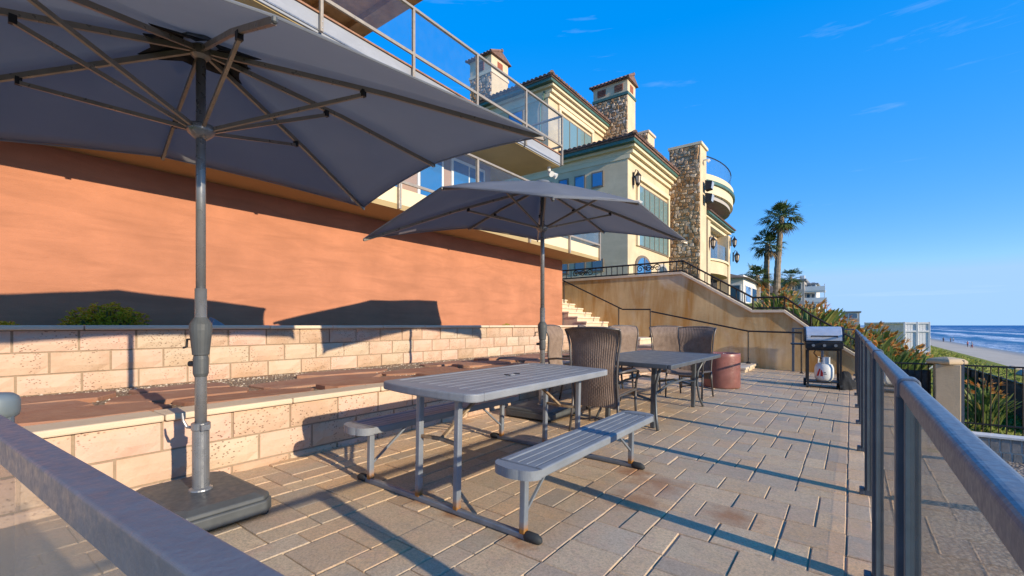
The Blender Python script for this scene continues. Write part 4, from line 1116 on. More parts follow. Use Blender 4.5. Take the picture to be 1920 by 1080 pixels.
def weave(fn, nu, nv, amp, du, dv, mat='wicker'):
    """woven sheet: vertical cords standing proud with cross strands passing over and under"""
    m = MB()
    def f(u, v):
        p, nn = fn(u, v)
        a = math.cos(2*math.pi*u*du); b = math.cos(2*math.pi*v*dv + (math.pi if int(u*du) % 2 else 0))
        return p + nn * amp * (.65*a + .35*b)
    return m.grid(f, nu, nv)
def make_chair():
    C = bpy.data.objects.new('wicker_chair', None); COL.objects.link(C); C.empty_display_size = .2
    def cp(mb_, name, mat, **kw): return mb_.build(name, mat, C, world=False, **kw)
    prof = [(-.215, .28), (-.225, .40), (-.25, .55), (-.265, .70), (-.255, .85), (-.25, .95), (-.275, 1.03), (-.315, 1.085)]   # back: y, z
    def bp(v):
        t = v*(len(prof)-1); i = min(int(t), len(prof)-2); f = t - i
        P = [Vector(prof[max(0, min(len(prof)-1, i+q))]) for q in (-1, 0, 1, 2)]
        a, b, c, d = P
        return .5*((2*b) + (c-a)*f + (2*a-5*b+4*c-d)*f*f + (-a+3*b-3*c+d)*f**3)
    def back(u, v):
        q = bp(v); hw = lerp(.235, .285, sstep(.2, 1, v)) * (1 - .05*math.sin(math.pi*v))
        s_ = 2*u - 1
        return Vector((s_*hw, q.x - .035*(1 - s_*s_), q.y - (.018*s_*s_ - .012)*(1 if v > .9 else 0))), Vector((0, 1, .1))
    cp(weave(back, 88, 56, .0042, 22, 24), 'backrest', 'wicker', smooth=True, solid=.012, fix=False)
    def seat(u, v):
        s_ = 2*u - 1
        return Vector((s_*lerp(.235, .27, v), lerp(-.22, .27, v), .405 + .025*v - .02*math.sin(math.pi*u) - (.05*sstep(.9, 1, v)))), Vector((0, 0, 1))
    cp(weave(seat, 66, 40, .0035, 16, 18), 'seat', 'wicker', smooth=True, solid=.012, fix=False)
    for s_ in (-1, 1):
        cp(MB().tube([(s_*lerp(.245, .296, sstep(.2, 1, i/14)), bp(i/14).x - .004, bp(i/14).y) for i in range(15)], .013, 8), 'back_frame', 'chair_frame', smooth=True)
        cp(MB().tube([(s_*.25, -.22, .40), (s_*.252, -.24, .25), (s_*.258, -.30, .0)], [.016, .015, .013], 8), 'leg', 'chair_frame', smooth=True)
        cp(MB().tube([(s_*.275, .25, .42), (s_*.275, .265, .25), (s_*.275, .29, .0)], [.016, .015, .013], 8), 'leg', 'chair_frame', smooth=True)
        cp(MB().tube([(s_*.262, -.25, .64), (s_*.315, -.12, .655), (s_*.325, .08, .65), (s_*.315, .23, .625), (s_*.285, .275, .54), (s_*.275, .255, .42)], .014, 8), 'arm', 'chair_frame', smooth=True)
        cp(MB().tube([(s_*.25, -.23, .40), (s_*.278, .27, .425)], .013, 8), 'seat_frame', 'chair_frame')
    cp(MB().tube([(-.26, -.275, .12), (0, -.24, .16), (.26, -.275, .12)], .010, 6), 'stretcher', 'chair_frame')
    cp(MB().tube([(-.296, -.318, 1.082), (-.15, -.345, 1.10), (0, -.352, 1.103), (.15, -.345, 1.10), (.296, -.318, 1.082)], .012, 8), 'top_rail', 'chair_frame', smooth=True)
    return C
proto = make_chair()
spots = [(-2.16, 4.56, 4, 'wicker chair with its back to the camera at the near end of the dining table'),
         (-3.12, 5.62, -80, 'wicker chair just right of the second umbrella pole, facing the dining table'),
         (-3.05, 6.42, -72, 'wicker chair mostly hidden behind the near end chair, facing the dining table'),
         (-2.86, 7.25, -118, 'wicker chair seen edge-on, third along the wall side of the dining table'),
         (-2.50, 7.95, -150, 'wicker chair just left of the far end chair, turned to the sun'),
         (-2.03, 7.42, 176, 'wicker chair at the far end of the dining table facing the camera')]
for i, (x, y, a, lab) in enumerate(spots):
    c = proto if i == 0 else copy_tree(proto)
    c.location = (x, y, g(x)); c.rotation_euler = (0, 0, rad(a)); tag(c, lab, 'chair', 'wicker chairs round the dining table')

# ------------------------------------------------------------------ maroon drum, grill, tank
PX, PY = -1.92, 9.06
DR = thing('planter_drum', 'maroon glazed cylinder drum filled with pale gravel behind the dining table', 'planter', (PX, PY, g(PX)))
MB().lathe([(.318, 0), (.322, .02), (.318, .30), (.322, .56), (.322, .615), (.312, .625), (.295, .615), (.29, .52), (.01, .52)], 40).build('drum', 'terracotta_pot', DR, True, world=False)
m = MB(); rq = random.Random(9)
for _ in range(260):
    a, r_ = rq.uniform(0, 6.28), .28*math.sqrt(rq.random()); s_ = rq.uniform(.015, .03)
    m.add([(r_*math.cos(a) + p*s_, r_*math.sin(a) + q*s_, .565 + w_*s_ + rq.uniform(-.02, .02)) for p, q, w_ in ico], icf)
o = m.build('gravel_fill', 'white_block', DR, world=False, fix=False); o['kind'] = 'stuff'
GX, GY = -.42, 10.4
GR = thing('gas_grill', 'gas barbecue grill with silver lid on an open black cart by the fence', 'grill', (GX, GY, g(GX)), (0, 0, .12))
def gp(mb_, name, mat, parent=None, **kw): return mb_.build(name, mat, parent or GR, world=False, **kw)
for sx in (-1, 1):
    for sy in (-1, 1): gp(MB().bar((sx*.25, sy*.20, .06), (sx*.25, sy*.20, .86), .035, .035, (0, 1, 0)), 'leg', 'black_metal')
    gp(MB().bar((sx*.25, -.2, .12), (sx*.25, .2, .12), .03, .03), 'cart_rail', 'black_metal')
    w_ = MB(); w_.tube([(sx*.28 - .02, .20, .075), (sx*.28 + .02, .20, .075)], .075, 16); gp(w_, 'wheel', 'rubber')
    w_ = MB(); w_.tube([(sx*.26 - .02, -.20, .04), (sx*.26 + .02, -.20, .04)], .04, 12); gp(w_, 'wheel', 'rubber')
gp(MB().box(-.25, .25, -.2, .2, .10, .125), 'bottom_shelf', 'black_metal')
gp(MB().prism([(-.27, .70), (.27, .70), (.29, .87), (-.29, .87)], lambda u, v, t: (u, t, v), -.22, .24), 'firebox', 'black_metal', bevel=.01)
gp(MB().box(-.29, .29, -.27, -.222, .74, .86), 'control_panel', 'black_metal', bevel=.01)
for x in (-.17, 0, .17): gp(MB().tube([(x, -.27, .80), (x, -.305, .80)], .026, 12), 'knob', 'pole_metal')
lid = []
for i in range(11): a = math.pi*i/10; lid.append((.235*math.cos(a)*-1, .875 + .27*math.sin(a)**.75))
ld = gp(MB().prism(lid, lambda u, v, t: (t, u + .01, v), -.285, .285), 'lid', 'chrome', bevel=.02, seg=3)
gp(MB().prism([(p[0]*1.02, .872 + (p[1] - .875)*1.015) for p in lid], lambda u, v, t: (t, u + .01, v), .286, .31), 'lid_side', 'black_metal', ld)
gp(MB().prism([(p[0]*1.02, .872 + (p[1] - .875)*1.015) for p in lid], lambda u, v, t: (t, u + .01, v), -.31, -.286), 'lid_side', 'black_metal', ld)
gp(MB().tube([(-.2, -.235, .96), (-.2, -.28, .97), (.2, -.28, .97), (.2, -.235, .96)], .012, 8), 'lid_handle', 'black_metal', ld)
gp(MB().box(-.52, -.30, -.2, .2, .80, .825), 'side_shelf', 'black_metal', bevel=.008)
TK = thing('propane_tank', 'white propane tank with a red mark under the grill', 'gas tank', (GX + .02, GY - .06, g(GX) + .127))
MB().lathe([(.10, .0), (.135, .03), (.152, .08), (.155, .17), (.152, .25), (.13, .31), (.075, .345), (.04, .35)], 26).build('body', 'white_paint', TK, True, world=False)
MB().lathe([(.10, -.002), (.105, .012), (.10, .04)], 20).build('foot_ring', 'white_paint', TK, world=False)
m = MB()
for a0 in (20, 140, 260):
    for i in range(5):
        a = rad(a0 + 14*i); b = rad(a0 + 14*(i+1))
        m.add([(.10*math.cos(a), .10*math.sin(a), .33), (.10*math.cos(b), .10*math.sin(b), .33), (.10*math.cos(b), .10*math.sin(b), .45), (.10*math.cos(a), .10*math.sin(a), .45)], [(0,1,2,3)])
m.build('collar', 'white_paint', TK, solid=.006, world=False)
MB().tube([(0, 0, .34), (0, 0, .40), (-.03, -.05, .42)], .016, 8).build('valve', 'chrome', TK, world=False)
MB().tube([(-.03, -.05, .42), (-.10, -.09, .45), (-.16, -.05, .52), (-.12, 0, .60)], .009, 7).build('hose', 'rubber', TK, world=False)
def on_tank(pts):
    m_ = MB(); vs_ = []
    for u, v in pts: a = rad(-110) + u/.155; vs_.append((.1565*math.cos(a), .1565*math.sin(a), v))
    for u, v in pts: a = rad(-110) + u/.155; vs_.append((.150*math.cos(a), .150*math.sin(a), v))
    n_ = len(pts); return m_.add(vs_, [tuple(range(n_))] + [(i, (i+1) % n_, n_+(i+1) % n_, n_+i) for i in range(n_)])
on_tank([(-.07, .10), (-.035, .10), (-.02, .13), (.005, .235), (-.02, .235), (-.05, .16)]).build('red_mark', 'red_paint', TK, world=False)
on_tank([(.0, .10), (.04, .10), (.045, .16), (.02, .22), (.008, .20)]).build('red_mark', 'red_paint', TK, world=False)
on_tank([(.055, .135), (.10, .135), (.10, .15), (.055, .15)]).build('printed_line', 'cloth_dark', TK, world=False)
on_tank([(.055, .165), (.09, .165), (.09, .178), (.055, .178)]).build('printed_line', 'cloth_dark', TK, world=False)
BG = thing('grill_cover', 'crumpled dark cover lying on the pavers right of the grill', 'cover', (-.03, 10.55, 0))
rb = random.Random(4); m = MB()
def cov(u, v):
    a = 2*math.pi*u; r_ = (1 - v)**.6 * (1 + .18*math.sin(3*a + 1) + .1*math.sin(5*a)); nn = noise.noise((math.cos(a)*2, math.sin(a)*2, v*3))
    return (-.06 + (.15*r_ + .03*nn)*math.cos(a) - .06*v, 10.55 + (.30*r_ + .04*nn)*math.sin(a), .005 + .30*v**.7 + .05*nn*v)
m.grid(cov, 26, 9).build('cover_cloth', 'black_cloth', BG, True)

# ------------------------------------------------------------------ planter shrubs and rock
def shrub(label, x, y, z, rx, ry, h, n, seed):
    r = random.Random(seed); T = thing('succulent_shrub', label, 'shrub', (x, y, z), group='green succulents in the planter')
    m = MB(); st = MB()
    for _ in range(n):
        while True:
            a, b, c = r.uniform(-1, 1), r.uniform(-1, 1), r.uniform(0, 1)
            d = a*a + b*b + c*c
            if .30 < d < 1: break
        k_ = .86 + .22*noise.noise((a*2.2 + seed, b*2.2, c*2.2)); p = Vector((a*rx*k_, b*ry*k_, c*h*k_))
        s_ = r.uniform(.013, .024)
        for q in range(r.randrange(4, 7)):
            an = r.uniform(0, 6.28); d_ = Vector((math.cos(an), math.sin(an), r.uniform(.1, 1.1))).normalized(); e = d_.orthogonal().normalized()
            m.add([p, p + d_*s_*.6 + e*s_*.42, p + d_*s_*1.25, p + d_*s_*.6 - e*s_*.42], [(0,1,2,3)])
        if r.random() < .08: st.tube([(p.x*.2, p.y*.2, 0), (p.x*.7, p.y*.7, p.z*.5), p], .006, 5)
    m.build('foliage', 'succulent_leaf', T, fix=False, world=False); st.build('stems', 'stem', T, world=False)
shrub('wide green succulent shrub in the planter left of the near umbrella pole', -6.42, 1.32, 1.08, .26, .46, .38, 1500, 3)
shrub('low green succulent at the left edge of the planter', -6.42, .52, 1.06, .22, .30, .17, 600, 5)
shrub('tiny green succulent in the planter left of the second umbrella pole', -6.35, 8.3, 1.08, .14, .22, .15, 160, 8)
m = MB(); m.add([(-6.5, 2.24, 1.1), (-6.3, 2.26, 1.1), (-6.3, 2.52, 1.1), (-6.5, 2.5, 1.1), (-6.42, 2.30, 1.29), (-6.36, 2.34, 1.26), (-6.38, 2.44, 1.2)], [(0,1,2,3), (0,1,5,4), (1,2,6,5), (2,3,4,6), (3,0,4), (4,5,6)])
tag(m.build('slate_rock', 'slate_rock', bevel=.01), 'grey pointed slate rock in the planter behind the near umbrella pole', 'rock')

# ------------------------------------------------------------------ garden beyond the fence: pillar, iron fence, low wall
GP = thing('gate_pillar', 'stucco pillar with capstone in the dark garden fence', 'pillar', (1.75, 14.2, -1.2))
MB().box(1.54, 1.96, 14.0, 14.42, -1.3, .30).build('shaft', 'pillar_stucco', GP, bevel=.015)
MB().lathe([(.33, .302), (.36, .32), (.36, .37), (.30, .42), (.1, .46)], 4, (1.75, 14.21, 0)).build('capstone', 'pillar_stucco', GP, bevel=.02).rotation_euler = (0, 0, 0)
MB().box(1.965, 2.03, 14.12, 14.2, -1.3, .40).build('gate_post', 'post_paint', GP)
GF = thing('garden_fence', 'black iron picket fence running right from the stucco pillar', 'fence', (2.9, 14.25, -1.2))
pk = MB().tube([(0, 0, .0), (0, 0, 1.48)], .011, 5).mesh('picket', 'iron')
for z in (.28, -1.0): MB().bar((2.04, 14.25, z), (5.2, 14.25, z), .035, .035).build('rail', 'iron', GF)
for i in range(26):
    o = obj('picket', pk, GF); o.location = (-.80 + .12*i, 0, -.01)
GF2 = thing('garden_fence', 'fence panel hung with dark mesh cloth left of the stucco pillar', 'fence', (1.2, 14.25, -1.2))
for z in (.28, -1.0): MB().bar((.2, 14.25, z), (1.53, 14.25, z), .035, .035).build('rail', 'iron', GF2)
for i in range(11):
    o = obj('picket', pk, GF2); o.location = (-.95 + .12*i, 0, -.01)
def cloth(u, v): return (lerp(.3, 1.50, u), 14.31 + .015*math.sin(u*21) + .01*math.sin(u*47 + v*4), lerp(-1.15, .13, v) + .01*math.sin(u*15))
MB().grid(cloth, 30, 8).build('mesh_cloth', 'mesh_cloth', GF2, True, solid=.006)
GF3 = thing('garden_fence', 'long dark mesh fence running away along the green slope', 'fence', (3.7, 20, -1.6))
def fz(y): return lerp(-.36, -.55, (y - 16)/12)
MB().tube([(3.68, y, fz(y)) for y in (15.4, 18, 21, 24, 28)], .025, 6).build('rail', 'iron', GF3)
def cl2(u, v): y = lerp(15.4, 28, u); return (3.70 + .03*math.sin(y*5), y, fz(y) - .03 - 1.45*v)
MB().grid(cl2, 50, 6).build('mesh_cloth', 'mesh_cloth', GF3, True, solid=.006)
pp = MB().tube([(0, 0, -1.7), (0, 0, .05)], .03, 6).mesh('post', 'iron')
for i in range(9):
    y = 15.5 + i*1.5; o = obj('post', pp, GF3); o.location = (-.02, y - 20, fz(y) + 1.6)
LW = thing('low_wall', 'low grey block wall with white mortar joints under the iron fence', 'wall', (3, 13.7, -1.4))
MB().box(.3, 5.2, 13.66, 13.9, -1.75, -1.17).build('core', 'white_block', LW)
bl = MB().box(-.062, .062, -.02, .02, -.125, .125).mesh('block', 'grey_block')
for r_ in range(2):
    for i in range(30):
        o = obj('block', bl, LW); o.location = (-2.6 + .155*i + (.02 if r_ else 0), -.05, .085 - .28*r_)
MB().box(.3, 5.2, 13.60, 13.95, -1.168, -1.13).build('cap', 'white_block', LW)
GL = thing('garden_lamp', 'small dark domed garden lamp on a pale post above the mesh fence', 'lamp', (1.55, 17.0, -1))
MB().tube([(1.55, 17.0, -1.1), (1.55, 17.0, .0)], .05, 8).build('post', 'white_block', GL)
MB().lathe([(.32, -.02), (.30, .06), (.2, .15), (.05, .2)], 16, (1.55, 17.0, 0)).build('dome', 'slate_rock', GL)

# ------------------------------------------------------------------ bird-of-paradise plants
def strel_mesh(seed, hgt, nl, nf):
    r = random.Random(seed); L_, F_ = MB(), MB()
    for _ in range(nl):
        an = r.uniform(0, 6.28); out_ = r.uniform(.25, .75)*hgt*.55; h = hgt*r.uniform(.55, 1.0)
        d = Vector((math.cos(an), math.sin(an), 0)); base = d*r.uniform(0, .18)
        tip0 = base + d*out_*.45 + Vector((0, 0, h*.62)); tip1 = base + d*out_ + Vector((0, 0, h))
        L_.tube([base, base.lerp(tip0, .6) + Vector((0, 0, .05)), tip0], [.014, .011, .009], 3, False)
        ax = (tip1 - tip0); ln = ax.length; ax.normalize(); sd = ax.cross(Vector((0, 0, 1))).normalized()
        if r.random() < .5: sd = (sd + Vector((0, 0, r.uniform(-.7, .7)))).normalized()
        nn = ax.cross(sd); w = ln*r.uniform(.075, .12); vs_ = []
        for t, k_ in ((0, .1), (.25, .85), (.55, 1), (.8, .65), (1, .03)):
            c_ = tip0 + ax*ln*t - Vector((0, 0, .22*ln*t*t)); vs_ += [c_ - sd*w*k_ + nn*w*k_*.35, c_, c_ + sd*w*k_ + nn*w*k_*.35]
        L_.add(vs_, [(3*i+a, 3*i+a+1, 3*i+a+4, 3*i+a+3) for i in range(4) for a in (0, 1)])
    for _ in range(nf):
        an = r.uniform(0, 6.28); d = Vector((math.cos(an), math.sin(an), 0)); p = d*r.uniform(.15, .6)*hgt*.5 + Vector((0, 0, hgt*r.uniform(.7, 1.0)))
        L_.tube([d*.05, p], .010, 3, False)
        for q in range(5):
            a2 = an + r.uniform(-.5, .5); e = Vector((math.cos(a2)*.7, math.sin(a2)*.7, r.uniform(.3, 1.2))).normalized(); s_ = e.cross(Vector((.3, .2, 1))).normalized()
            ln = r.uniform(.11, .17); F_.add([p, p + e*ln*.5 + s_*ln*.17, p + e*ln, p + e*ln*.5 - s_*ln*.17], [(0,1,2,3)])
        e = d*.15 + Vector((0, 0, .03)); F_.add([p - Vector((0,0,.012)), p + e, p + Vector((0,0,.015))], [(0,1,2)])
    return L_.mesh('foliage', 'strelitzia_leaf', fix=False), F_.mesh('flowers', 'strelitzia_flower', fix=False)
SV = [strel_mesh(31 + i, h, nl, nf) for i, (h, nl, nf) in enumerate(((1.55, 95, 24), (1.35, 85, 24), (1.15, 75, 18)))]
rp2 = random.Random(77)
names = [(-1.75, 16.6, 0, 'bird of paradise plant right behind the stair wall rail, leftmost of the bank'),
 (-1.0, 15.6, 0, 'bird of paradise plant behind the stair wall just left of the grill'), (-1.3, 18.2, 0, 'tall bird of paradise plant in the second row behind the stair wall'),
 (-.45, 15.2, 1, 'bird of paradise plant directly behind the grill lid'), (-.35, 17.0, 0, 'bird of paradise plant in the second row behind the grill'),
 (.15, 15.3, 2, 'bird of paradise plant right of the grill beside the fence end'), (.25, 16.4, 1, 'orange flowered bird of paradise plant in the middle of the bank'),
 (.45, 18.2, 0, 'tall bird of paradise plant at the back centre of the bank'), (.72, 15.4, 2, 'bird of paradise plant just above the fence rail'),
 (.95, 17.2, 1, 'bird of paradise plant at the back right of the bank'), (1.25, 16.2, 2, 'small bird of paradise plant at the right end of the bank'),
 (-.4, 20.5, 0, 'distant bird of paradise plant behind the bank'),
 (2.55, 15.4, 2, 'bird of paradise plant with one orange bloom behind the iron pickets'),
 (-2.2, 19.5, 0, 'bird of paradise plant near the foot of the palms'), (-1.0, 21.5, 0, 'bird of paradise plant at the far left back of the bank'), (-.1, 16.0, 1, 'bird of paradise plant packed between the grill and the bank middle'), (.55, 16.9, 1, 'bushy bird of paradise plant behind the fence rail plant')]
for i, (x, y, v, lab) in enumerate(names):
    t = thing('bird_of_paradise', lab, 'plant', (x, y, land_h(x, y) - .05), (0, 0, rp2.uniform(0, 6.28)), 'bird of paradise plants on the bank')
    s_ = rp2.uniform(.95, 1.2); t.scale = (s_*1.15, s_*1.15, s_)
    obj('foliage', SV[v][0], t)['kind'] = 'stuff'; obj('flowers', SV[v][1], t)['kind'] = 'stuff'

# ------------------------------------------------------------------ ground cover on the slope
m = MB(); rg = random.Random(12)
for _ in range(20000):
    y = 14.6 + 75*rg.random()**1.9; e = .11*(y - 14); e = min(e, 2.4); x = rg.uniform(1.6, 16.5)
    if y < 15.5 and x < 2.0: continue
    z = land_h(x, y); s_ = rg.uniform(.05, .11)*(1 + y*.018)
    for q in range(3):
        a = rg.uniform(0, 6.28); d = Vector((math.cos(a), math.sin(a), rg.uniform(.4, 1.6))).normalized(); e_ = d.orthogonal().normalized()
        p = Vector((x + rg.gauss(0, s_), y + rg.gauss(0, s_), z - .02))
        m.add([p - e_*s_*.35, p + d*s_*1.3, p + e_*s_*.35], [(0,1,2)])
o = m.build('ice_plant_cover', 'ice_plant', fix=False); o['kind'] = 'stuff'; o['label'] = 'yellow green ice plant covering the slope down to the beach'
# riprap boulders at the top of the beach
rk = random.Random(6)
def rock_mesh(seed):
    r = random.Random(seed); bmx = bmesh.new(); bmesh.ops.create_icosphere(bmx, subdivisions=2, radius=1)
    for v in bmx.verts: v.co *= 1 + .35*noise.noise(v.co*1.3 + Vector((seed, 0, 0))); v.co.z *= .65
    me = bpy.data.meshes.new('boulder'); bmx.to_mesh(me); bmx.free(); me.materials.append(MATS['boulder']); return me
RMs = [rock_mesh(i) for i in range(4)]
ORD = ['nearest', 'second', 'third', 'fourth', 'fifth', 'sixth', 'seventh', 'eighth', 'farthest']
for i in range(9):
    y = 34 + i*6.1 + rk.uniform(-1.5, 1.5); x = 16.4 + rk.uniform(-.8, .8)
    o = obj('boulder', RMs[i % 4]); s_ = rk.uniform(.5, 1.1); o.scale = (s_*1.3, s_, s_); o.location = (x, y, land_h(x, y) + .15*s_); o.rotation_euler = (0, 0, rk.uniform(0, 6))
    tag(o, ORD[i] + ' from the viewer of the pale riprap boulders along the sand', 'boulder', 'riprap boulders at the top of the beach')

# ------------------------------------------------------------------ white vinyl fence down the coast
WF = thing('vinyl_fence', 'white vinyl privacy fence above the green slope', 'fence', (2.4, 34, 0))
segs = [((.75, 36.9), (2.45, 34.1)), ((2.46, 34.1), (3.5, 34.35))]
for si, ((xa, ya), (xb, yb)) in enumerate(segs):
    n = 20 if si == 0 else 8
    d = Vector((xb - xa, yb - ya, 0)); u = d.normalized(); nn = u.cross(Vector((0, 0, 1)))
    for i in range(n):
        a = Vector((xa, ya, 0)) + d*(i/n) + u*.006; b = Vector((xa, ya, 0)) + d*((i+1)/n) - u*.006
        MB().prism([(a.x, a.y), (b.x, b.y), (b.x - nn.x*.03, b.y - nn.y*.03), (a.x - nn.x*.03, a.y - nn.y*.03)], lambda p, q, t: (p, q, t), -.75, 1.30).build('board', 'white_paint', WF)
    for z in (-.3, .85, 1.31): MB().bar(Vector((xa, ya, z)) + nn*.02, Vector((xb, yb, z)) + nn*.02, .06, .09).build('rail', 'white_paint', WF)
for x, y in ((.75, 36.9), (2.45, 34.08), (3.0, 34.22), (3.52, 34.36)): MB().box(x - .05, x + .05, y - .05, y + .05, -.9, 1.38).build('post', 'white_paint', WF, bevel=.01)

# ------------------------------------------------------------------ palms
def frond(m, dry, base, an, el, ln, r):
    d = Vector((math.cos(an)*math.cos(el), math.sin(an)*math.cos(el), math.sin(el)))
    tgt = dry if el < -.70 else m
    c = base + d*ln*.5 - Vector((0, 0, .06*ln)); tgt.tube([base, c], .022, 3, False)
    side = d.cross(Vector((0, 0, 1))).normalized(); up = side.cross(d)
    nb = 15
    for i in range(nb):
        t = -1.25 + 2.5*i/(nb-1); e = (d*math.cos(t) + side*math.sin(t) + up*r.uniform(-.12, .12)).normalized()
        L_ = ln*.62*(1 - .22*abs(t)/1.25)*r.uniform(.9, 1.1); w = ln*.032; s_ = e.cross(up).normalized()
        mid = c + e*L_*.6; tip = c + e*L_ - Vector((0, 0, L_*r.uniform(.12, .38)))
        tgt.add([c, mid - s_*w, tip, mid + s_*w], [(0,1,2,3)])
def palm(label, pts, r0, r1, cr, nf, seed, group):
    r = random.Random(seed); T = thing('palm_tree', label, 'palm tree', pts[0], group=group)
    P = [Vector(p) for p in pts]; trunk = []; rr = []
    N_ = 26
    for i in range(N_ + 1):
        t = i/N_*(len(P)-1); j = min(int(t), len(P)-2); trunk.append(P[j].lerp(P[j+1], t - j)); rr.append(lerp(r0, r1, i/N_)*(1.0 + (.07 if i % 2 else -.05)))
    MB().tube(trunk, rr, 10).build('trunk', 'palm_bark', T)
    m, dry = MB(), MB(); top = P[-1]
    for i in range(nf):
        el = lerp(1.35, -.85, ((i + .5)/nf)**.85) + r.gauss(0, .1); frond(m, dry, top + Vector((r.gauss(0, .08), r.gauss(0, .08), r.uniform(-.25, .1))), i*2.39996 + r.gauss(0, .2), el, cr*r.uniform(.85, 1.1), r)
    m.build('crown', 'palm_leaf', T, fix=False)
    if dry.v: dry.build('dry_skirt', 'dry_palm', T, fix=False)
gp_ = 'palms behind the mansion'
palm('tallest of the three clustered palms, leaning slightly right', [(-5.15, 45, 2.8), (-5.05, 45, 6), (-4.75, 45, 10.5)], .30, .19, 1.75, 38, 1, gp_)
palm('middle palm of the cluster, crown at half the height of the tallest', [(-5.95, 45.5, 2.8), (-5.95, 45.5, 6), (-5.85, 45.5, 8.35)], .28, .19, 1.5, 34, 2, gp_)
palm('shortest palm of the cluster, its crown just above the stair rail', [(-6.6, 44.3, 2.8), (-6.55, 44.3, 4.5), (-6.5, 44.3, 5.5)], .28, .20, 1.35, 30, 3, gp_)
palm('lone far palm in front of the grey and white apartment house', [(-8.0, 88, 3), (-8.0, 88, 6), (-7.95, 88, 9.2)], .3, .2, 2.0, 26, 4, 'far palms')
palm('small far palm half hidden behind the tall palms', [(-9.3, 84, 3), (-9.3, 84, 7.2)], .3, .22, 1.9, 22, 5, 'far palms')

# ------------------------------------------------------------------ houses down the coast
WH = thing('white_house', 'small white house with brown roof just right of the mansion', 'house', (-8, 39, 3))
MB().box(-13, -6.5, 38, 46, 2.5, 5.0).build('wall', 'white_wall', WH)
MB().add([(-13, 37.6, 5.0), (-6.1, 37.6, 4.75), (-6.1, 46.4, 4.75), (-13, 46.4, 5.0), (-10.5, 40, 6.1), (-10.5, 44, 6.1)], [(0,1,4), (1,2,5,4), (2,3,5), (3,0,4,5), (0,3,2,1)]).build('roof', 'roof_shingle', WH)
for xa in (-8.9, -7.7): 
    w = MB().box(xa, xa + 1.05, 37.93, 37.995, 2.9, 4.3).build('window', 'white_frame', WH); MB().box(xa + .08, xa + .97, 37.91, 37.928, 2.98, 4.22).build('pane', 'window_glass', w)
for ya in (38.6, 41.4):
    w = MB().box(-6.495, -6.44, ya, ya + 2.2, 2.9, 4.3).build('window', 'white_frame', WH); MB().box(-6.438, -6.42, ya + .1, ya + 2.1, 3.0, 4.2).build('pane', 'blue_glass', w)
BH = thing('brown_roof_house', 'low house with broad brown roof behind the palms', 'house', (-8, 56, 3))
MB().box(-16, -6.5, 54, 62, 2.5, 4.6).build('wall', 'far_grey', BH)
MB().add([(-17, 53, 4.5), (-5.6, 53, 4.5), (-5.6, 63, 4.5), (-17, 63, 4.5), (-13, 58, 6.9), (-9, 58, 6.9)], [(0,1,5,4), (1,2,5), (2,3,4,5), (3,0,4), (0,3,2,1)]).build('roof', 'roof_shingle', BH)
w = MB().box(-6.49, -6.44, 56, 60, 3.0, 4.2).build('window', 'white_frame', BH); MB().box(-6.438, -6.42, 56.1, 59.9, 3.1, 4.1).build('pane', 'window_glass', w)
AH = thing('apartment_house', 'far grey and white three storey apartment house with balconies', 'house', (-6, 92, 3))
MB().box(-11, -6.2, 90, 102, 2, 8.6).build('wall', 'far_grey', AH)
MB().box(-6.19, -4.6, 91.5, 102, 2, 8.0).build('wing', 'white_wall', AH)
MB().box(-11.2, -5.9, 89.7, 102.3, 8.61, 8.95).build('roof', 'slate_rock', AH); MB().box(-7.0, -6.3, 92, 93, 8.96, 9.7).build('chimney', 'white_wall', AH); MB().box(-5.9, -4.3, 91, 102.3, 8.01, 8.25).build('roof', 'slate_rock', AH)
for lv_, z in enumerate((3.0, 5.0, 6.9)):
    MB().box(-6.18, -3.3 + .25*(lv_ == 1), 90.2, 91.49, z - .25, z).build('balcony', 'white_wall', AH)
    MB().box(-6.15, -3.35 + .25*(lv_ == 1), 90.15, 90.199, z + .001, z + .75).build('balcony_rail', 'white_frame', AH)
    for xa in (-6.0, -5.3):
        w = MB().box(xa, xa + .55, 91.42, 91.495, z + .05, z + 1.5).build('window', 'white_frame', AH); MB().box(xa + .07, xa + .48, 91.40, 91.418, z + .1, z + 1.42).build('pane', 'window_glass', w)
    for xa in (-8.2, -7.2):
        w = MB().box(xa, xa + .6, 89.93, 89.995, z + .3, z + 1.4).build('window', 'white_frame', AH); MB().box(xa + .07, xa + .53, 89.91, 89.928, z + .37, z + 1.33).build('pane', 'window_glass', w)
for x in (-4.7, -3.5): MB().box(x, x + .12, 90.3, 90.42, 2, 8.0).build('column', 'white_frame', AH)
SH = thing('flat_roof_house', 'distant low flat roofed house peeking over the bank plants', 'house', (-2, 120, 2))
MB().box(-1.6, 1.5, 120, 128, 1, 3.9).build('wall', 'far_grey', SH); MB().box(-1.9, 1.8, 119.6, 128.4, 3.91, 4.15).build('roof', 'slate_rock', SH)
w = MB().box(-.4, 1.2, 119.93, 119.995, 2.6, 3.7).build('window', 'white_frame', SH); MB().box(-.3, 1.1, 119.91, 119.928, 2.7, 3.6).build('pane', 'window_glass', w)

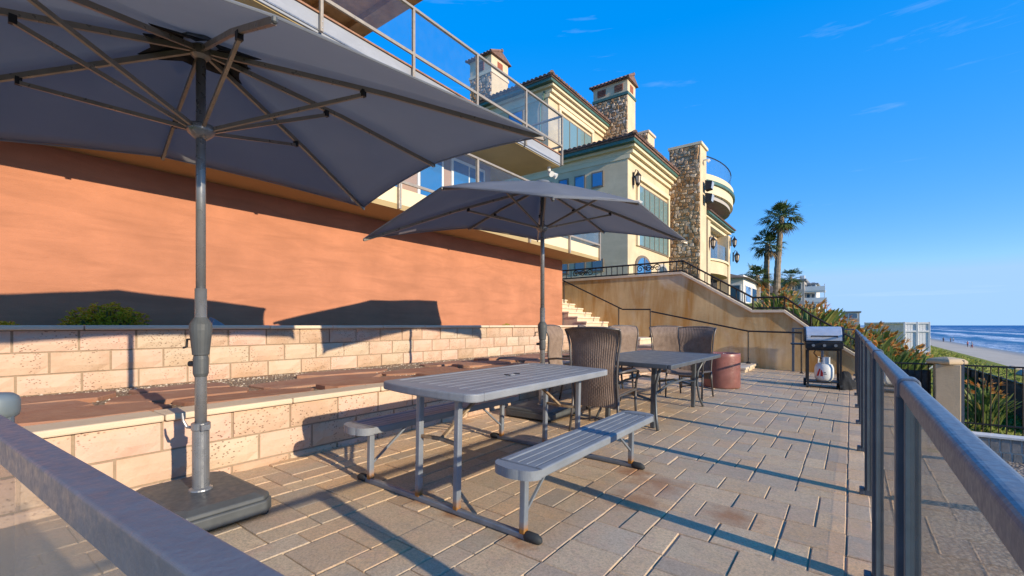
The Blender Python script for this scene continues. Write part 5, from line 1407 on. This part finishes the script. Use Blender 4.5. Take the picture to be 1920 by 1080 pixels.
# ------------------------------------------------------------------ people on the beach
def person(label, x, y, top, bottom, ang, stride, seed):
    r = random.Random(seed); z = -4.9
    for q in range(len(bx) - 1):
        if bx[q] <= x <= bx[q+1]: z = lerp(bz[q], bz[q+1], (x - bx[q])/(bx[q+1] - bx[q]))
    T = thing('person', label, 'person', (x, y, z), (0, 0, ang), 'people walking on the beach')
    vs_ = [(0,0,.92),(0,0,1.15),(0,.01,1.40),(0,.01,1.50),(0,.02,1.60),(0,.02,1.72), (.19,0,1.38),(.23,.05,1.12),(.22,.14,.90), (-.19,0,1.38),(-.23,-.04,1.12),(-.22,.04,.88), (.09,0,.86),(.10,stride*.5,.48),(.10,stride,.06),(.10,stride+.14,.03), (-.09,0,.86),(-.10,-stride*.3,.48),(-.10,-stride,.06),(-.10,-stride+.14,.03)]
    ed = [(0,1),(1,2),(2,3),(3,4),(4,5),(2,6),(6,7),(7,8),(2,9),(9,10),(10,11),(0,12),(12,13),(13,14),(14,15),(0,16),(16,17),(17,18),(18,19)]
    rd = [.15,.13,.15,.06,.10,.09,.06,.045,.035,.06,.045,.035,.09,.065,.045,.04,.09,.065,.045,.04]
    me = bpy.data.meshes.new('body'); me.from_pydata(vs_, ed, []); me.materials.append(MATS['skin'])
    o = obj('body', me, T); sk = o.modifiers.new('skin', 'SKIN')
    for d_, q in zip(me.skin_vertices[0].data, rd) if me.skin_vertices else []: d_.radius = (q, q)
    o.modifiers.new('sub', 'SUBSURF').render_levels = 1
    MB().lathe([(.16, .85), (.19, 1.0), (.17, 1.15), (.20, 1.38), (.08, 1.47)], 10).build('shirt', top, T, world=False, smooth=True)
    m_ = MB(); m_.lathe([(.13, .84), (.18, .9), (.17, 1.0)], 10)
    for s_, st_ in ((1, stride), (-1, -stride)): m_.tube([(s_*.095, 0, .9), (s_*.10, st_*.45, .5), (s_*.10, st_*.8, .2)], [.10, .08, .065], 8)
    m_.build('trousers', bottom, T, world=False, smooth=True)
    MB().lathe([(.07, 1.62), (.105, 1.68), (.095, 1.78), (.04, 1.82)], 10).build('hair', 'cloth_dark', T, world=False, smooth=True)
for i, (x, y, a, b, lab) in enumerate(((28.2, 236, 'cloth_dark', 'cloth_dark', 'person in dark clothes walking on the wet sand, left of the pair'),
    (30.6, 239, 'cloth_dark', 'cloth_dark', 'person in dark clothes on the sand, left one of the pair near the water'), (33, 252, 'cloth_white', 'cloth_dark', 'person in a white top, right one of the pair near the water'),
    (26.8, 182, 'cloth_red', 'cloth_dark', 'person in a red top on the sand, left one of the nearest pair'), (26.6, 175, 'cloth_white', 'cloth_red', 'person in white top and red trousers, right one of the nearest pair'), (27.2, 262, 'cloth_white', 'cloth_dark', 'farthest person on the beach by the end of the white fence'))):
    person(lab, x, y, a, b, i*1.3, .12 + .05*(i % 3), i)
